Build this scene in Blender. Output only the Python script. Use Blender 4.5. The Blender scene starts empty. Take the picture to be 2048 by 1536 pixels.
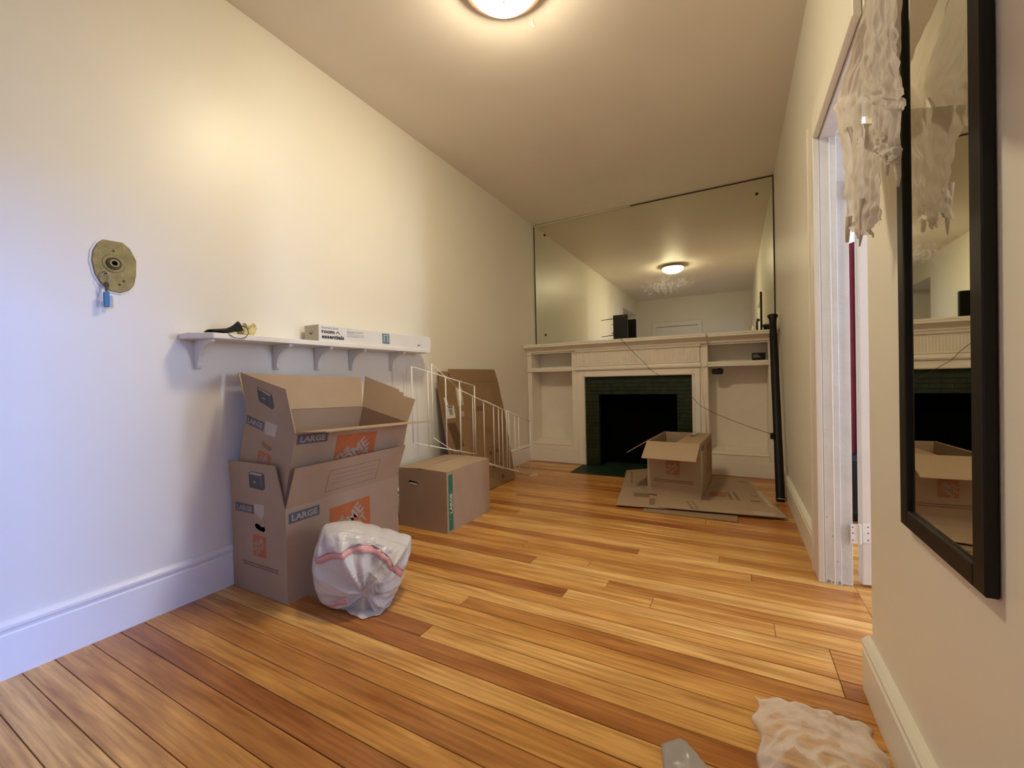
import bpy, bmesh, math, random
from mathutils import Vector as V, Matrix, noise

random.seed(7)
scn = bpy.context.scene
COL = scn.collection

# ------------------------------------------------------------------ camera
XL, XR, YB, HC, H = -2.175, 0.346, 4.714, 0.9615, 2.85
YR = -1.40                                   # wall behind the camera
yaw, pitch, roll = 0.492230, -0.011008, -0.022597
fwd = V((-math.sin(yaw)*math.cos(pitch), math.cos(yaw)*math.cos(pitch), math.sin(pitch)))
rt = V((math.cos(yaw), math.sin(yaw), 0)); up = rt.cross(fwd)
c_, s_ = math.cos(roll), math.sin(roll)
r2 = c_*rt + s_*up; u2 = -s_*rt + c_*up
cam_d = bpy.data.cameras.new('camera'); cam = bpy.data.objects.new('camera', cam_d); COL.objects.link(cam)
cam.matrix_world = Matrix(((r2.x, u2.x, -fwd.x, 0), (r2.y, u2.y, -fwd.y, 0), (r2.z, u2.z, -fwd.z, HC), (0, 0, 0, 1)))
cam_d.sensor_fit = 'HORIZONTAL'; cam_d.sensor_width = 36.0; cam_d.lens = 834.576/2048*36.0
cam_d.clip_start = 0.02
scn.camera = cam

# ------------------------------------------------------------------ light and exposure
scn.view_settings.view_transform = 'Standard'; scn.view_settings.look = 'None'
scn.view_settings.exposure = 0.03; scn.view_settings.gamma = 1.0
scn.view_settings.use_curve_mapping = False
LAMP_COLOR, LAMP_STRENGTH = (1.0, 0.86, 0.58), 92.0
DAY_COLOR, DAY_DEEP = (0.58, 0.70, 1.0), (0.10, 0.28, 1.0)
world = bpy.data.worlds.new('sky'); scn.world = world; world.use_nodes = True
bg = world.node_tree.nodes['Background']; bg.inputs[0].default_value = (0.45, 0.62, 1.0, 1); bg.inputs[1].default_value = 1.2
def window_light(name, loc, sy, sz, power, col=DAY_COLOR):
    l = bpy.data.lights.new(name, 'AREA'); l.shape = 'RECTANGLE'; l.size = sz; l.size_y = sy
    l.energy = power; l.color = col
    o = bpy.data.objects.new(name, l); COL.objects.link(o); o.location = loc
    o.rotation_euler = (0, math.pi/2, 0)      # shines towards -X, into the rooms
    return o
window_light('window_daylight', (3.43, 1.98, 1.50), 0.24, 1.50, 52)
window_light('window_daylight', (3.43, 3.45, 1.50), 0.90, 1.50, 95)
window_light('window_daylight', (3.43, -1.65, 2.33), 0.74, 0.70, 310, DAY_DEEP)

# ------------------------------------------------------------------ materials
MATS = {}
def nodes_of(name):
    m = bpy.data.materials.new(name); m.use_nodes = True; nt = m.node_tree
    b = nt.nodes['Principled BSDF']; MATS[name] = m
    return m, nt, b
def N(nt, t, **kw):
    n = nt.nodes.new(t)
    for k, v in kw.items(): setattr(n, k, v)
    return n
def plain(name, col, rough=0.5, var=0.06, scale=6.0, bump=0.0, bscale=60.0, metal=0.0, spec=0.5, coat=0.0):
    m, nt, b = nodes_of(name)
    tc = N(nt, 'ShaderNodeNewGeometry')
    nz = N(nt, 'ShaderNodeTexNoise'); nz.inputs['Scale'].default_value = scale; nz.inputs['Detail'].default_value = 4
    nt.links.new(tc.outputs['Position'], nz.inputs['Vector'])
    r = N(nt, 'ShaderNodeValToRGB')
    r.color_ramp.elements[0].position = .3; r.color_ramp.elements[1].position = .7
    r.color_ramp.elements[0].color = tuple(c*(1-var) for c in col)+(1,)
    r.color_ramp.elements[1].color = tuple(min(1, c*(1+var)) for c in col)+(1,)
    nt.links.new(nz.outputs['Fac'], r.inputs['Fac']); nt.links.new(r.outputs['Color'], b.inputs['Base Color'])
    b.inputs['Roughness'].default_value = rough; b.inputs['Metallic'].default_value = metal
    b.inputs['Specular IOR Level'].default_value = spec; b.inputs['Coat Weight'].default_value = coat
    if bump > 0:
        n2 = N(nt, 'ShaderNodeTexNoise'); n2.inputs['Scale'].default_value = bscale; n2.inputs['Detail'].default_value = 3
        nt.links.new(tc.outputs['Position'], n2.inputs['Vector'])
        bp = N(nt, 'ShaderNodeBump'); bp.inputs['Strength'].default_value = bump; bp.inputs['Distance'].default_value = 0.004
        nt.links.new(n2.outputs['Fac'], bp.inputs['Height']); nt.links.new(bp.outputs['Normal'], b.inputs['Normal'])
    return m
plain('wall_paint', (0.84, 0.80, 0.69), 0.40, 0.02, 1.5, 0.25, 9.0)
plain('ceiling_paint', (0.91, 0.84, 0.76), 0.55, 0.03, 1.5, 0.15, 12.0)
plain('white_trim', (0.84, 0.82, 0.78), 0.38, 0.03, 5, 0.2, 25)
plain('mantel_paint', (0.90, 0.83, 0.72), 0.42, 0.03, 6, 0.25, 30)
plain('jamb_paint', (0.74, 0.72, 0.70), 0.40, 0.05, 9, 0.5, 35)
plain('door_paint', (0.76, 0.70, 0.62), 0.38, 0.03, 5, 0.2, 20)
plain('green_tile', (0.014, 0.024, 0.006), 0.30, 0.45, 14, 0.15, 30)
plain('hearth_tile', (0.016, 0.034, 0.020), 0.55, 0.35, 8, 0.2, 20, spec=.2)
plain('grout', (0.012, 0.022, 0.010), 0.8)
plain('soot', (0.003, 0.003, 0.003), 0.95, spec=0)
plain('black_plastic', (0.006, 0.006, 0.007), 0.45, 0.2, 10, spec=.3)
plain('black_frame', (0.010, 0.007, 0.006), 0.50, 0.25, 10, spec=.3)
plain('black_metal', (0.008, 0.006, 0.005), 0.5, 0.2, 10, spec=.25)
plain('black_cloth', (0.012, 0.011, 0.012), 0.95, 0.3, 60, .3, 300)
plain('cardboard', (0.42, 0.30, 0.20), 0.80, 0.05, 5, 0.15, 120, spec=.2)
plain('cardboard_inside', (0.43, 0.31, 0.205), 0.85, 0.05, 5, 0.1, 120, spec=.15)
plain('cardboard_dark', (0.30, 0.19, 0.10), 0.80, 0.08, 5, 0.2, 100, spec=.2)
plain('cardboard_edge', (0.30, 0.20, 0.12), 0.9, 0.15, 80)
plain('print_dark', (0.085, 0.085, 0.088), 0.7, 0.1, 30)
plain('print_mid', (0.235, 0.150, 0.10), 0.75, 0.1, 40)
plain('print_blue', (0.10, 0.11, 0.128), 0.65, 0.12, 30)
plain('print_orange', (0.48, 0.13, 0.035), 0.65, 0.08, 25)
plain('print_brown', (0.13, 0.065, 0.035), 0.75, 0.1, 40)
plain('print_faded', (0.36, 0.15, 0.07), 0.7, 0.12, 30)
plain('print_letters', (0.42, 0.33, 0.26), 0.75, 0.05, 20)
plain('print_green', (0.025, 0.17, 0.11), 0.55, 0.1, 20)
plain('paper_white', (0.72, 0.70, 0.66), 0.6, 0.04, 20)
plain('tape', (0.50, 0.41, 0.32), 0.25, 0.05, 20)
plain('wire_white', (0.90, 0.88, 0.84), 0.35, 0.03, 10)
plain('brass_old', (0.25, 0.195, 0.065), 0.42, 0.22, 40, 0.3, 120, metal=.35)
plain('brass_dark', (0.06, 0.045, 0.02), 0.5, 0.3, 60, metal=.5)
plain('steel', (0.55, 0.52, 0.48), 0.25, 0.05, 20, metal=1.0)
plain('bronze_rim', (0.32, 0.21, 0.13), 0.35, 0.1, 20, metal=.6)
plain('fob_blue', (0.03, 0.16, 0.36), 0.4, 0.1, 60)
plain('fob_clear', (0.42, 0.46, 0.60), 0.2, 0.1, 40)
plain('carton_white', (0.80, 0.79, 0.77), 0.45, 0.02, 8)
plain('carton_end', (0.56, 0.49, 0.40), 0.6, 0.03, 8)
plain('ink', (0.02, 0.02, 0.022), 0.7, 0.1, 30)
plain('ink_grey', (0.30, 0.29, 0.29), 0.7, 0.1, 30)
plain('photo_blue', (0.16, 0.27, 0.34), 0.5, 0.35, 60)
plain('yellow_paper', (0.72, 0.63, 0.30), 0.6, 0.12, 40)
plain('pink_tape', (0.80, 0.42, 0.40), 0.35, 0.15, 30)
plain('red_fabric', (0.13, 0.006, 0.012), 0.9, 0.2, 14)
plain('grey_sheet', (0.38, 0.35, 0.33), 0.3, 0.1, 20)
plain('cable_brown', (0.05, 0.035, 0.02), 0.5)
plain('sub_floor', (0.10, 0.05, 0.02), 0.8, .2, 10)
plain('dark_gap', (0.05, 0.035, 0.02), 0.8, .2, 20)
plain('lamp_white', (0.75, 0.72, 0.66), 0.4)
def wood(name, cols, lo=.28):
    m, nt, b = nodes_of(name)
    g = N(nt, 'ShaderNodeNewGeometry'); oi = N(nt, 'ShaderNodeObjectInfo')
    sc = N(nt, 'ShaderNodeVectorMath', operation='SCALE'); sc.inputs[0].default_value = (7.3, 3.1, 5.7)
    nt.links.new(oi.outputs['Random'], sc.inputs['Scale'])
    ad = N(nt, 'ShaderNodeVectorMath', operation='ADD')
    nt.links.new(g.outputs['Position'], ad.inputs[0]); nt.links.new(sc.outputs[0], ad.inputs[1])
    mp = N(nt, 'ShaderNodeMapping'); mp.inputs['Scale'].default_value = (2.2, 52, 52)
    nt.links.new(ad.outputs[0], mp.inputs['Vector'])
    n1 = N(nt, 'ShaderNodeTexNoise'); n1.inputs['Scale'].default_value = 1.6; n1.inputs['Detail'].default_value = 8
    n1.inputs['Distortion'].default_value = .35
    nt.links.new(mp.outputs[0], n1.inputs['Vector'])
    mp2 = N(nt, 'ShaderNodeMapping'); mp2.inputs['Scale'].default_value = (2.0, 13, 9)
    nt.links.new(ad.outputs[0], mp2.inputs['Vector'])
    n2 = N(nt, 'ShaderNodeTexNoise'); n2.inputs['Scale'].default_value = 1.5; n2.inputs['Detail'].default_value = 3
    nt.links.new(mp2.outputs[0], n2.inputs['Vector'])
    r = N(nt, 'ShaderNodeValToRGB'); e = r.color_ramp.elements
    while len(e) < len(cols): e.new(.5)
    for i, (p, c) in enumerate(cols): e[i].position = p; e[i].color = c+(1,)
    nt.links.new(oi.outputs['Random'], r.inputs['Fac'])
    r2_ = N(nt, 'ShaderNodeValToRGB'); r2_.color_ramp.elements[0].position = .30; r2_.color_ramp.elements[1].position = .68
    r2_.color_ramp.elements[0].color = (.66, .58, .48, 1); r2_.color_ramp.elements[1].color = (1.10, 1.10, 1.08, 1)
    nt.links.new(n1.outputs['Fac'], r2_.inputs['Fac'])
    r3 = N(nt, 'ShaderNodeValToRGB'); r3.color_ramp.elements[0].position = .30; r3.color_ramp.elements[1].position = .62
    r3.color_ramp.elements[0].color = (.74, .62, .52, 1); r3.color_ramp.elements[1].color = (1.05, 1.05, 1.05, 1)
    nt.links.new(n2.outputs['Fac'], r3.inputs['Fac'])
    m1 = N(nt, 'ShaderNodeMixRGB', blend_type='MULTIPLY'); m1.inputs[0].default_value = 1
    nt.links.new(r.outputs[0], m1.inputs[1]); nt.links.new(r2_.outputs[0], m1.inputs[2])
    m2 = N(nt, 'ShaderNodeMixRGB', blend_type='MULTIPLY'); m2.inputs[0].default_value = 1
    nt.links.new(m1.outputs[0], m2.inputs[1]); nt.links.new(r3.outputs[0], m2.inputs[2])
    nt.links.new(m2.outputs[0], b.inputs['Base Color'])
    b.inputs['Roughness'].default_value = lo; b.inputs['Specular IOR Level'].default_value = .5
    bp = N(nt, 'ShaderNodeBump'); bp.inputs['Strength'].default_value = .25; bp.inputs['Distance'].default_value = .002
    nt.links.new(n2.outputs['Fac'], bp.inputs['Height']); nt.links.new(bp.outputs[0], b.inputs['Normal'])
wood('floor_wood', [(0.0, (.44, .175, .050)), (.20, (.56, .26, .070)), (.45, (.68, .35, .095)), (.72, (.76, .43, .135)), (1.0, (.82, .51, .18))])
def mirror_mat(name, col, smear=None):
    m, nt, b = nodes_of(name)
    b.inputs['Base Color'].default_value = col+(1,); b.inputs['Metallic'].default_value = 1; b.inputs['Roughness'].default_value = .015
    if smear:                                # worn, whitish patch of old silvering
        g = N(nt, 'ShaderNodeNewGeometry')
        mp = N(nt, 'ShaderNodeMapping'); mp.vector_type = 'POINT'
        sx, sz = 1/.30, 1/.11
        mp.inputs['Location'].default_value = (-smear[0]*sx, 0, -smear[1]*sz); mp.inputs['Scale'].default_value = (sx, 0, sz)
        nt.links.new(g.outputs['Position'], mp.inputs[0])
        ln = N(nt, 'ShaderNodeVectorMath', operation='LENGTH'); nt.links.new(mp.outputs[0], ln.inputs[0])
        nz = N(nt, 'ShaderNodeTexNoise'); nz.inputs['Scale'].default_value = 17; nz.inputs['Detail'].default_value = 5; nz.inputs['Distortion'].default_value = 1.5
        nt.links.new(g.outputs['Position'], nz.inputs['Vector'])
        a = N(nt, 'ShaderNodeMath', operation='SUBTRACT'); nt.links.new(nz.outputs['Fac'], a.inputs[0])
        k = N(nt, 'ShaderNodeMath', operation='MULTIPLY'); nt.links.new(ln.outputs['Value'], k.inputs[0]); k.inputs[1].default_value = .42
        nt.links.new(k.outputs[0], a.inputs[1])
        r = N(nt, 'ShaderNodeValToRGB'); r.color_ramp.elements[0].position = .12; r.color_ramp.elements[1].position = .50; r.color_ramp.elements[1].color = (.42, .42, .42, 1)
        nt.links.new(a.outputs[0], r.inputs['Fac'])
        d = N(nt, 'ShaderNodeBsdfPrincipled'); d.inputs['Base Color'].default_value = (.75, .74, .70, 1); d.inputs['Roughness'].default_value = .45; d.inputs['Metallic'].default_value = .8
        mx = N(nt, 'ShaderNodeMixShader'); out = nt.nodes['Material Output']
        nt.links.new(r.outputs[0], mx.inputs[0]); nt.links.new(b.outputs[0], mx.inputs[1]); nt.links.new(d.outputs[0], mx.inputs[2])
        nt.links.new(mx.outputs[0], out.inputs['Surface'])
mirror_mat('mirror_old', (.80, .81, .68), (-.62, 1.93))
mirror_mat('mirror_glass', (.83, .83, .74))
def film(name, col, transp, transl, rough=.18, wr=0.0):
    m, nt, b = nodes_of(name); out = nt.nodes['Material Output']
    b.inputs['Base Color'].default_value = col+(1,); b.inputs['Roughness'].default_value = rough
    tl = N(nt, 'ShaderNodeBsdfTranslucent'); tl.inputs[0].default_value = col+(1,)
    tr = N(nt, 'ShaderNodeBsdfTransparent')
    m1 = N(nt, 'ShaderNodeMixShader'); m1.inputs[0].default_value = transl
    nt.links.new(b.outputs[0], m1.inputs[1]); nt.links.new(tl.outputs[0], m1.inputs[2])
    m2 = N(nt, 'ShaderNodeMixShader'); m2.inputs[0].default_value = transp
    nt.links.new(m1.outputs[0], m2.inputs[1]); nt.links.new(tr.outputs[0], m2.inputs[2])
    nt.links.new(m2.outputs[0], out.inputs['Surface'])
    if wr:
        g = N(nt, 'ShaderNodeNewGeometry')
        nz = N(nt, 'ShaderNodeTexNoise'); nz.inputs['Scale'].default_value = 22; nz.inputs['Detail'].default_value = 5; nz.inputs['Distortion'].default_value = 2
        nt.links.new(g.outputs['Position'], nz.inputs['Vector'])
        bp = N(nt, 'ShaderNodeBump'); bp.inputs['Strength'].default_value = wr; bp.inputs['Distance'].default_value = .02
        nt.links.new(nz.outputs['Fac'], bp.inputs['Height']); nt.links.new(bp.outputs[0], b.inputs['Normal'])
film('bag_film', (.86, .83, .82), .05, .22, .20, .28)
film('clear_film', (.95, .91, .89), .70, .12, .06, .25)
nt = MATS['clear_film'].node_tree
lw = N(nt, 'ShaderNodeLayerWeight'); lw.inputs['Blend'].default_value = .45
rp = N(nt, 'ShaderNodeValToRGB'); rp.color_ramp.elements[0].position = .15; rp.color_ramp.elements[0].color = (.88,)*3+(1,); rp.color_ramp.elements[1].position = .75; rp.color_ramp.elements[1].color = (.32,)*3+(1,)
nt.links.new(lw.outputs['Facing'], rp.inputs[0])
for n_ in nt.nodes:
    if n_.bl_idname == 'ShaderNodeMixShader' and any(l.from_node.bl_idname == 'ShaderNodeBsdfTransparent' for l in n_.inputs[2].links): nt.links.new(rp.outputs[0], n_.inputs[0])
film('gauze', (.80, .73, .64), .08, .30, .8)
def emit(name, col, s):
    m, nt, b = nodes_of(name)
    b.inputs['Base Color'].default_value = (.9, .88, .82, 1); b.inputs['Emission Color'].default_value = col+(1,); b.inputs['Emission Strength'].default_value = s
emit('lamp_glass', LAMP_COLOR, LAMP_STRENGTH)
m, nt, b = nodes_of('window_glass')
b.inputs['Transmission Weight'].default_value = 1; b.inputs['Roughness'].default_value = 0; b.inputs['IOR'].default_value = 1.0

# ------------------------------------------------------------------ helpers
def mk(name, vs, fs, mat, parent=None, smooth=False, bevel=0.0):
    me = bpy.data.meshes.new(name); me.from_pydata([tuple(v) for v in vs], [], fs); me.update()
    if bevel > 0:
        bm = bmesh.new(); bm.from_mesh(me)
        bmesh.ops.recalc_face_normals(bm, faces=bm.faces)
        bmesh.ops.bevel(bm, geom=bm.edges[:], offset=bevel, segments=1, affect='EDGES', clamp_overlap=True)
        bm.to_mesh(me); bm.free()
    else:
        bm = bmesh.new(); bm.from_mesh(me); bmesh.ops.recalc_face_normals(bm, faces=bm.faces); bm.to_mesh(me); bm.free()
    if smooth:
        for p in me.polygons: p.use_smooth = True
    me.materials.append(MATS[mat])
    o = bpy.data.objects.new(name, me); COL.objects.link(o)
    if parent: o.parent = parent
    return o
class MB:
    """collects geometry in the thing's own coordinates (world minus base)"""
    def __init__(s, base=(0, 0, 0)): s.v = []; s.f = []; s.b = V(base)
    def add(s, vs, fs):
        n = len(s.v); s.v += [V(v)-s.b for v in vs]; s.f += [tuple(i+n for i in f) for f in fs]; return s
    def box(s, x0, x1, y0, y1, z0, z1):
        return s.add([(x, y, z) for z in (z0, z1) for y in (y0, y1) for x in (x0, x1)],
                     [(0, 2, 3, 1), (4, 5, 7, 6), (0, 1, 5, 4), (2, 6, 7, 3), (0, 4, 6, 2), (1, 3, 7, 5)])
    def prism(s, pts, ext):
        """closed polygon pts (3D) extruded by the vector ext"""
        n = len(pts); e = V(ext); p = [V(q) for q in pts]
        return s.add(p+[q+e for q in p], [tuple(range(n-1, -1, -1)), tuple(range(n, 2*n))]+[(i, (i+1) % n, n+(i+1) % n, n+i) for i in range(n)])
    def tube(s, pts, r, k=8, closed=False):
        P = [V(p) for p in pts]; n = len(P); rs = r if isinstance(r, (list, tuple)) else [r]*n
        vs = []; prev = None
        for i in range(n):
            t = (P[(i+1) % n]-P[i-1]) if closed else (P[min(i+1, n-1)]-P[max(i-1, 0)])
            t.normalize()
            if prev is None:
                a = V((0, 0, 1)) if abs(t.z) < .9 else V((1, 0, 0)); a = (a-t*a.dot(t)).normalized()
            else: a = (prev-t*prev.dot(t)).normalized()
            prev = a; bb = t.cross(a)
            for j in range(k):
                th = 2*math.pi*j/k; vs.append(P[i]+(a*math.cos(th)+bb*math.sin(th))*rs[i])
        fs = []
        for i in range(n if closed else n-1):
            i2 = (i+1) % n
            for j in range(k): fs.append((i*k+j, i*k+(j+1) % k, i2*k+(j+1) % k, i2*k+j))
        if not closed: fs += [tuple(range(k-1, -1, -1)), tuple(range((n-1)*k, n*k))]
        return s.add(vs, fs)
    def lathe(s, c, prof, k=32, axis='z'):
        c = V(c); vs = []
        for (r, h) in prof:
            for j in range(k):
                th = 2*math.pi*j/k; a, b_ = r*math.cos(th), r*math.sin(th)
                vs.append(c+(V((a, b_, h)) if axis == 'z' else V((h, a, b_)) if axis == 'x' else V((a, h, b_))))
        fs = [(i*k+j, i*k+(j+1) % k, (i+1)*k+(j+1) % k, (i+1)*k+j) for i in range(len(prof)-1) for j in range(k)]
        fs += [tuple(range(k-1, -1, -1)), tuple(range((len(prof)-1)*k, len(prof)*k))]
        return s.add(vs, fs)
    def build(s, name, mat, parent=None, smooth=False, bevel=0.0): return mk(name, s.v, s.f, mat, parent, smooth, bevel)
def tag(o, label=None, cat=None, group=None, kind=None):
    if label: o['label'] = label
    if cat: o['category'] = cat
    if group: o['group'] = group
    if kind: o['kind'] = kind
    return o
def thing(name, loc, label, cat, group=None):
    o = bpy.data.objects.new(name, None); COL.objects.link(o); o.location = loc; o.empty_display_size = .05
    return tag(o, label, cat, group)
def structure(o, label=None, cat=None): return tag(o, label, cat, None, 'structure')
def autosmooth(o, ang=40):
    for p in o.data.polygons: p.use_smooth = True
    o.data.set_sharp_from_angle(angle=math.radians(ang))
    return o
_txt = {}
def text_geo(body, bold=0.0):
    """flat outline of a line of lettering, scaled so that its height is 1; returns verts, faces, width"""
    key = (body, bold)
    if key in _txt: return _txt[key]
    cu = bpy.data.curves.new('t', 'FONT'); cu.body = body; cu.size = 1; cu.resolution_u = 2; cu.offset = bold; cu.fill_mode = 'BOTH'
    o = bpy.data.objects.new('t', cu); COL.objects.link(o)
    dg = bpy.context.evaluated_depsgraph_get(); me = o.evaluated_get(dg).to_mesh()
    vs = [v.co.copy() for v in me.vertices]; fs = [tuple(p.vertices) for p in me.polygons]
    bpy.data.objects.remove(o); bpy.data.curves.remove(cu)
    x0 = min(v.x for v in vs); x1 = max(v.x for v in vs); y0 = min(v.y for v in vs); y1 = max(v.y for v in vs); h = y1-y0
    _txt[key] = ([((v.x-x0)/h, (v.y-y0)/h) for v in vs], fs, (x1-x0)/h)
    return _txt[key]
class Face:
    """a flat panel's print area: origin, unit axes u and v; n points out of the printed side (thing coordinates)"""
    def __init__(s, o, u, v, flip=False):
        s.o = V(o); s.u = V(u).normalized(); s.v = V(v).normalized(); s.n = s.u.cross(s.v)*(-1 if flip else 1)
    def P(s, a, b, e=.0008): return s.o+s.u*a+s.v*b+s.n*e
    def rect(s, name, mat, parent, a0, b0, a1, b1, e=.0008):
        p = [s.P(a0, b0, 0), s.P(a1, b0, 0), s.P(a1, b1, 0), s.P(a0, b1, 0)]
        return MB().prism(p, s.n*e).build(name, mat, parent)
    def poly(s, name, mat, parent, pts, e=.0008):
        return MB().prism([s.P(a, b, 0) for a, b in pts], s.n*e).build(name, mat, parent)
    def text(s, name, mat, parent, body, a, b, h, w=None, bold=.02, e=.0014, rot=0.0):
        vs, fs, wd = text_geo(body, bold); sx = h if w is None else w/wd
        cr, sr = math.cos(rot), math.sin(rot); P = []
        for x, y in vs:
            x *= sx; y *= h; P.append(s.P(a+x*cr-y*sr, b+x*sr+y*cr, e))
        return mk(name, P, fs, mat, parent)
def orange_logo(F, parent, a0, b0, w, h=None, ink='print_orange'):
    h = h or w
    F.rect('printed_square', ink, parent, a0, b0, a0+w, b0+h)
    k = h
    for body, x, y, hh in (('THE', .09, .40, .13), ('HOME', .13, .15, .24), ('DEPOT', .30, -.0, .22)):
        ang = math.radians(40)
        n, wd = text_geo(body, .03)[0::2]
        hh2 = min(hh, .78/wd if body != 'DEPOT' else .70/wd)
        F.text('printed_lettering', 'print_letters', parent, body, a0+x*w+.02*w, b0+y*k+.02*k, hh2*w*1.15, None, .03, .0014, ang)

# ================================================================== THE SETTING
# floor: a dark sub floor and single planks
fl = structure(MB().box(XL-.6, XR+.12, YR-.05, YB, -.06, -.012).build('floor', 'sub_floor'))
rows = [-1.40]
while rows[-1] < .20: rows.append(rows[-1]+random.uniform(.078, .092))
rows = [r+(0.444-.086*3-rows[-1]) for r in rows]
rows += [.27, .355, .444, .522, .620, .702, .776, .861, .948, 1.035, 1.118, 1.205]
while rows[-1] < 3.93: rows.append(rows[-1]+random.choice((.072, .080, .084, .086, .092)))
rows[-1] = 4.003
while rows[-1] < 4.36: rows.append(rows[-1]+.088)
rows.append(4.46)
rows = sorted(r for r in rows if r > YR)
rows[0] = YR
joints = [(-.485, 2.361), (-.961, 1.995), (.051, 2.287), (-.541, 1.933), (-.689, 1.768), (-.329, 1.87), (.115, 1.828), (.272, 1.70), (.272, 1.62), (.272, 1.55)]
for a, b_ in zip(rows[:-1], rows[1:]):
    x0, x1 = XL+.004, XR-.002
    if 1.61 < (a+b_)/2 < 2.33: x1 = XR+.11
    segs = []
    if a > 3.99: segs = [(x0, -1.505), (-.355, x1)]
    else:
        cuts = [jx for jx, jy in joints if a <= jy < b_]
        if not cuts and a > .9 and random.random() < .55: cuts = [random.uniform(-1.8, .1)]
        xs = [x0]+sorted(cuts)+[x1]; segs = list(zip(xs[:-1], xs[1:]))
    for (p, q) in segs:
        g = .0012; z = random.uniform(-.0006, .0006)
        MB().box(p+.0008, q-.0008, a+g, b_-g, -.014, z).build('plank', 'floor_wood', fl, bevel=.0011)

# walls
w = MB().box(XL-.12, XL, .06, YB+.15, -.06, H).box(XL-.12, XL, YR, .06, 2.50, H)
structure(w.build('wall_left', 'wall_paint'))
w = MB().box(XL-.75, XL-.62, YR, .20, -.06, H).box(XL-.64, XL-.10, .06, .18, -.06, H).box(XL-.70, XL-.12, YR, .06, 2.5, 2.58)
structure(w.build('wall_alcove', 'wall_paint'))
structure(MB().box(XL-.12, XR+.12, YB, YB+.15, -.06, H).build('wall_back', 'wall_paint'))
structure(MB().box(XL-.75, XR+.12, YR-.12, YR, -.06, H).build('wall_rear', 'wall_paint'))
DY0, DY1, DH, WT = 1.62, 2.345, 2.02, .105
w = MB().box(XR, XR+WT, DY1+.012, YB, -.06, H).box(XR, XR+WT, -.32, DY0-.04, -.06, H).box(XR, XR+WT, YR-.12, -1.08, -.06, H).box(XR, XR+WT, -1.08, -.32, 1.92, H).box(XR, XR+WT, DY0-.04, DY1+.012, DH+.012, H)
w.prism([(XR, DY0-.0401, 0), (XR+.020, DY0, 0), (XR+WT, DY0, 0), (XR+WT, DY0-.0401, 0)], (0, 0, DH+.012))
structure(w.build('wall_right', 'wall_paint'))
structure(MB().box(XL-.75, XR+WT, YR-.12, YB+.15, H, H+.08).build('ceiling', 'ceiling_paint'))

# baseboards: a tall board with a moulded cap
def baseboard(name, x, sgn, y0, y1, mat='white_trim', h=.19):
    def p(dx, z, y): return (x+sgn*dx, y, z)
    prof = [(0, 0), (.020, 0), (.020, h-.045), (.014, h-.040), (.017, h-.030), (.022, h-.024), (.022, h-.014), (.012, h-.004), (.006, h), (0, h)]
    m_ = MB().prism([p(dx, z, y0) for dx, z in prof], (0, y1-y0, 0))
    return structure(m_.build(name, mat))
baseboard('baseboard_left', XL, 1, .06, 4.44)
baseboard('baseboard_right', XR, -1, 2.47, 4.44, 'wall_paint', .175)
baseboard('baseboard_near', XR, -1, -.208, 1.600, 'wall_paint', .165)
prof = [(0, 0), (.02, 0), (.02, .145), (.014, .15), (.022, .166), (.022, .176), (.006, .19), (0, .19)]
structure(MB().prism([(XL-.5, YR+d, z) for d, z in prof], (XR-XL+.5-.024, 0, 0)).build('baseboard_rear', 'white_trim'))

# doorway in the right wall: far jamb facing the camera, head, casing, and the open door beyond it
j = MB()
j.box(XR, XR+.062, DY1-.010, DY1+.012, 0, DH+.012)
j.box(XR+.0625, XR+WT, DY1+.004, DY1+.012, 0, DH+.012)
trim1 = structure(j.build('trim_1', 'jamb_paint', bevel=.002))
Fj = Face((XR, DY1-.010, 0), (1, 0, 0), (0, 0, 1))
for a_, z_, w_, h_ in ((.004, .004, .020, .016), (.026, .006, .018, .010), (.047, .003, .013, .018), (.012, .075, .003, .006), (.045, .105, .006, .005), (.028, .215, .010, .009), (.010, .62, .003, .006), (.012, .70, .004, .003), (.008, .30, .003, .010)):
    q_ = [(a_, z_), (a_+w_*.6, z_+h_*.1), (a_+w_, z_+h_*.3), (a_+w_*.8, z_+h_*.8), (a_+w_*.4, z_+h_), (a_+w_*.1, z_+h_*.6)]
    Fj.poly('paint_chip', 'ink_grey', trim1, q_, .0004)
structure(MB().tube([(XR+.036, DY1-.0095, .0), (XR+.036, DY1-.0095, DH)], .0035, 8).build('trim_2', 'white_trim'))
structure(MB().box(XR-.024, XR-.0005, DY1-.012, DY1+.125, 0, DH+.11).box(XR-.030, XR-.0005, DY1+.104, DY1+.125, 0, DH+.11).build('trim_3', 'door_paint', bevel=.003))
structure(MB().box(XR, XR+.062, DY0+.001, DY1-.0102, DH-.008, DH+.0118).box(XR+.0625, XR+WT, DY0+.001, DY1+.0038, DH+.004, DH+.0118).build('trim_4', 'jamb_paint', bevel=.002))
structure(MB().box(XR-.024, XR-.0005, DY0-.02, DY1-.0125, DH+.002, DH+.11).build('trim_5', 'wall_paint', bevel=.003))
dr = bpy.data.objects.new('door_1', None); COL.objects.link(dr); dr.location = (XR+.140, DY1+.010, 0); dr.rotation_euler = (0, 0, math.radians(14))
structure(dr, 'cream painted door standing open into the next room', 'door')
MB().box(0, .74, 0, .036, .012, 2.0).build('door_leaf', 'door_paint', dr, bevel=.002)
for (z0, z1) in ((.20, 1.0), (1.12, 1.88)):
    MB().box(.12, .62, -.006, -.0001, z0, z1).build('door_panel', 'door_paint', dr, bevel=.003)
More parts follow.
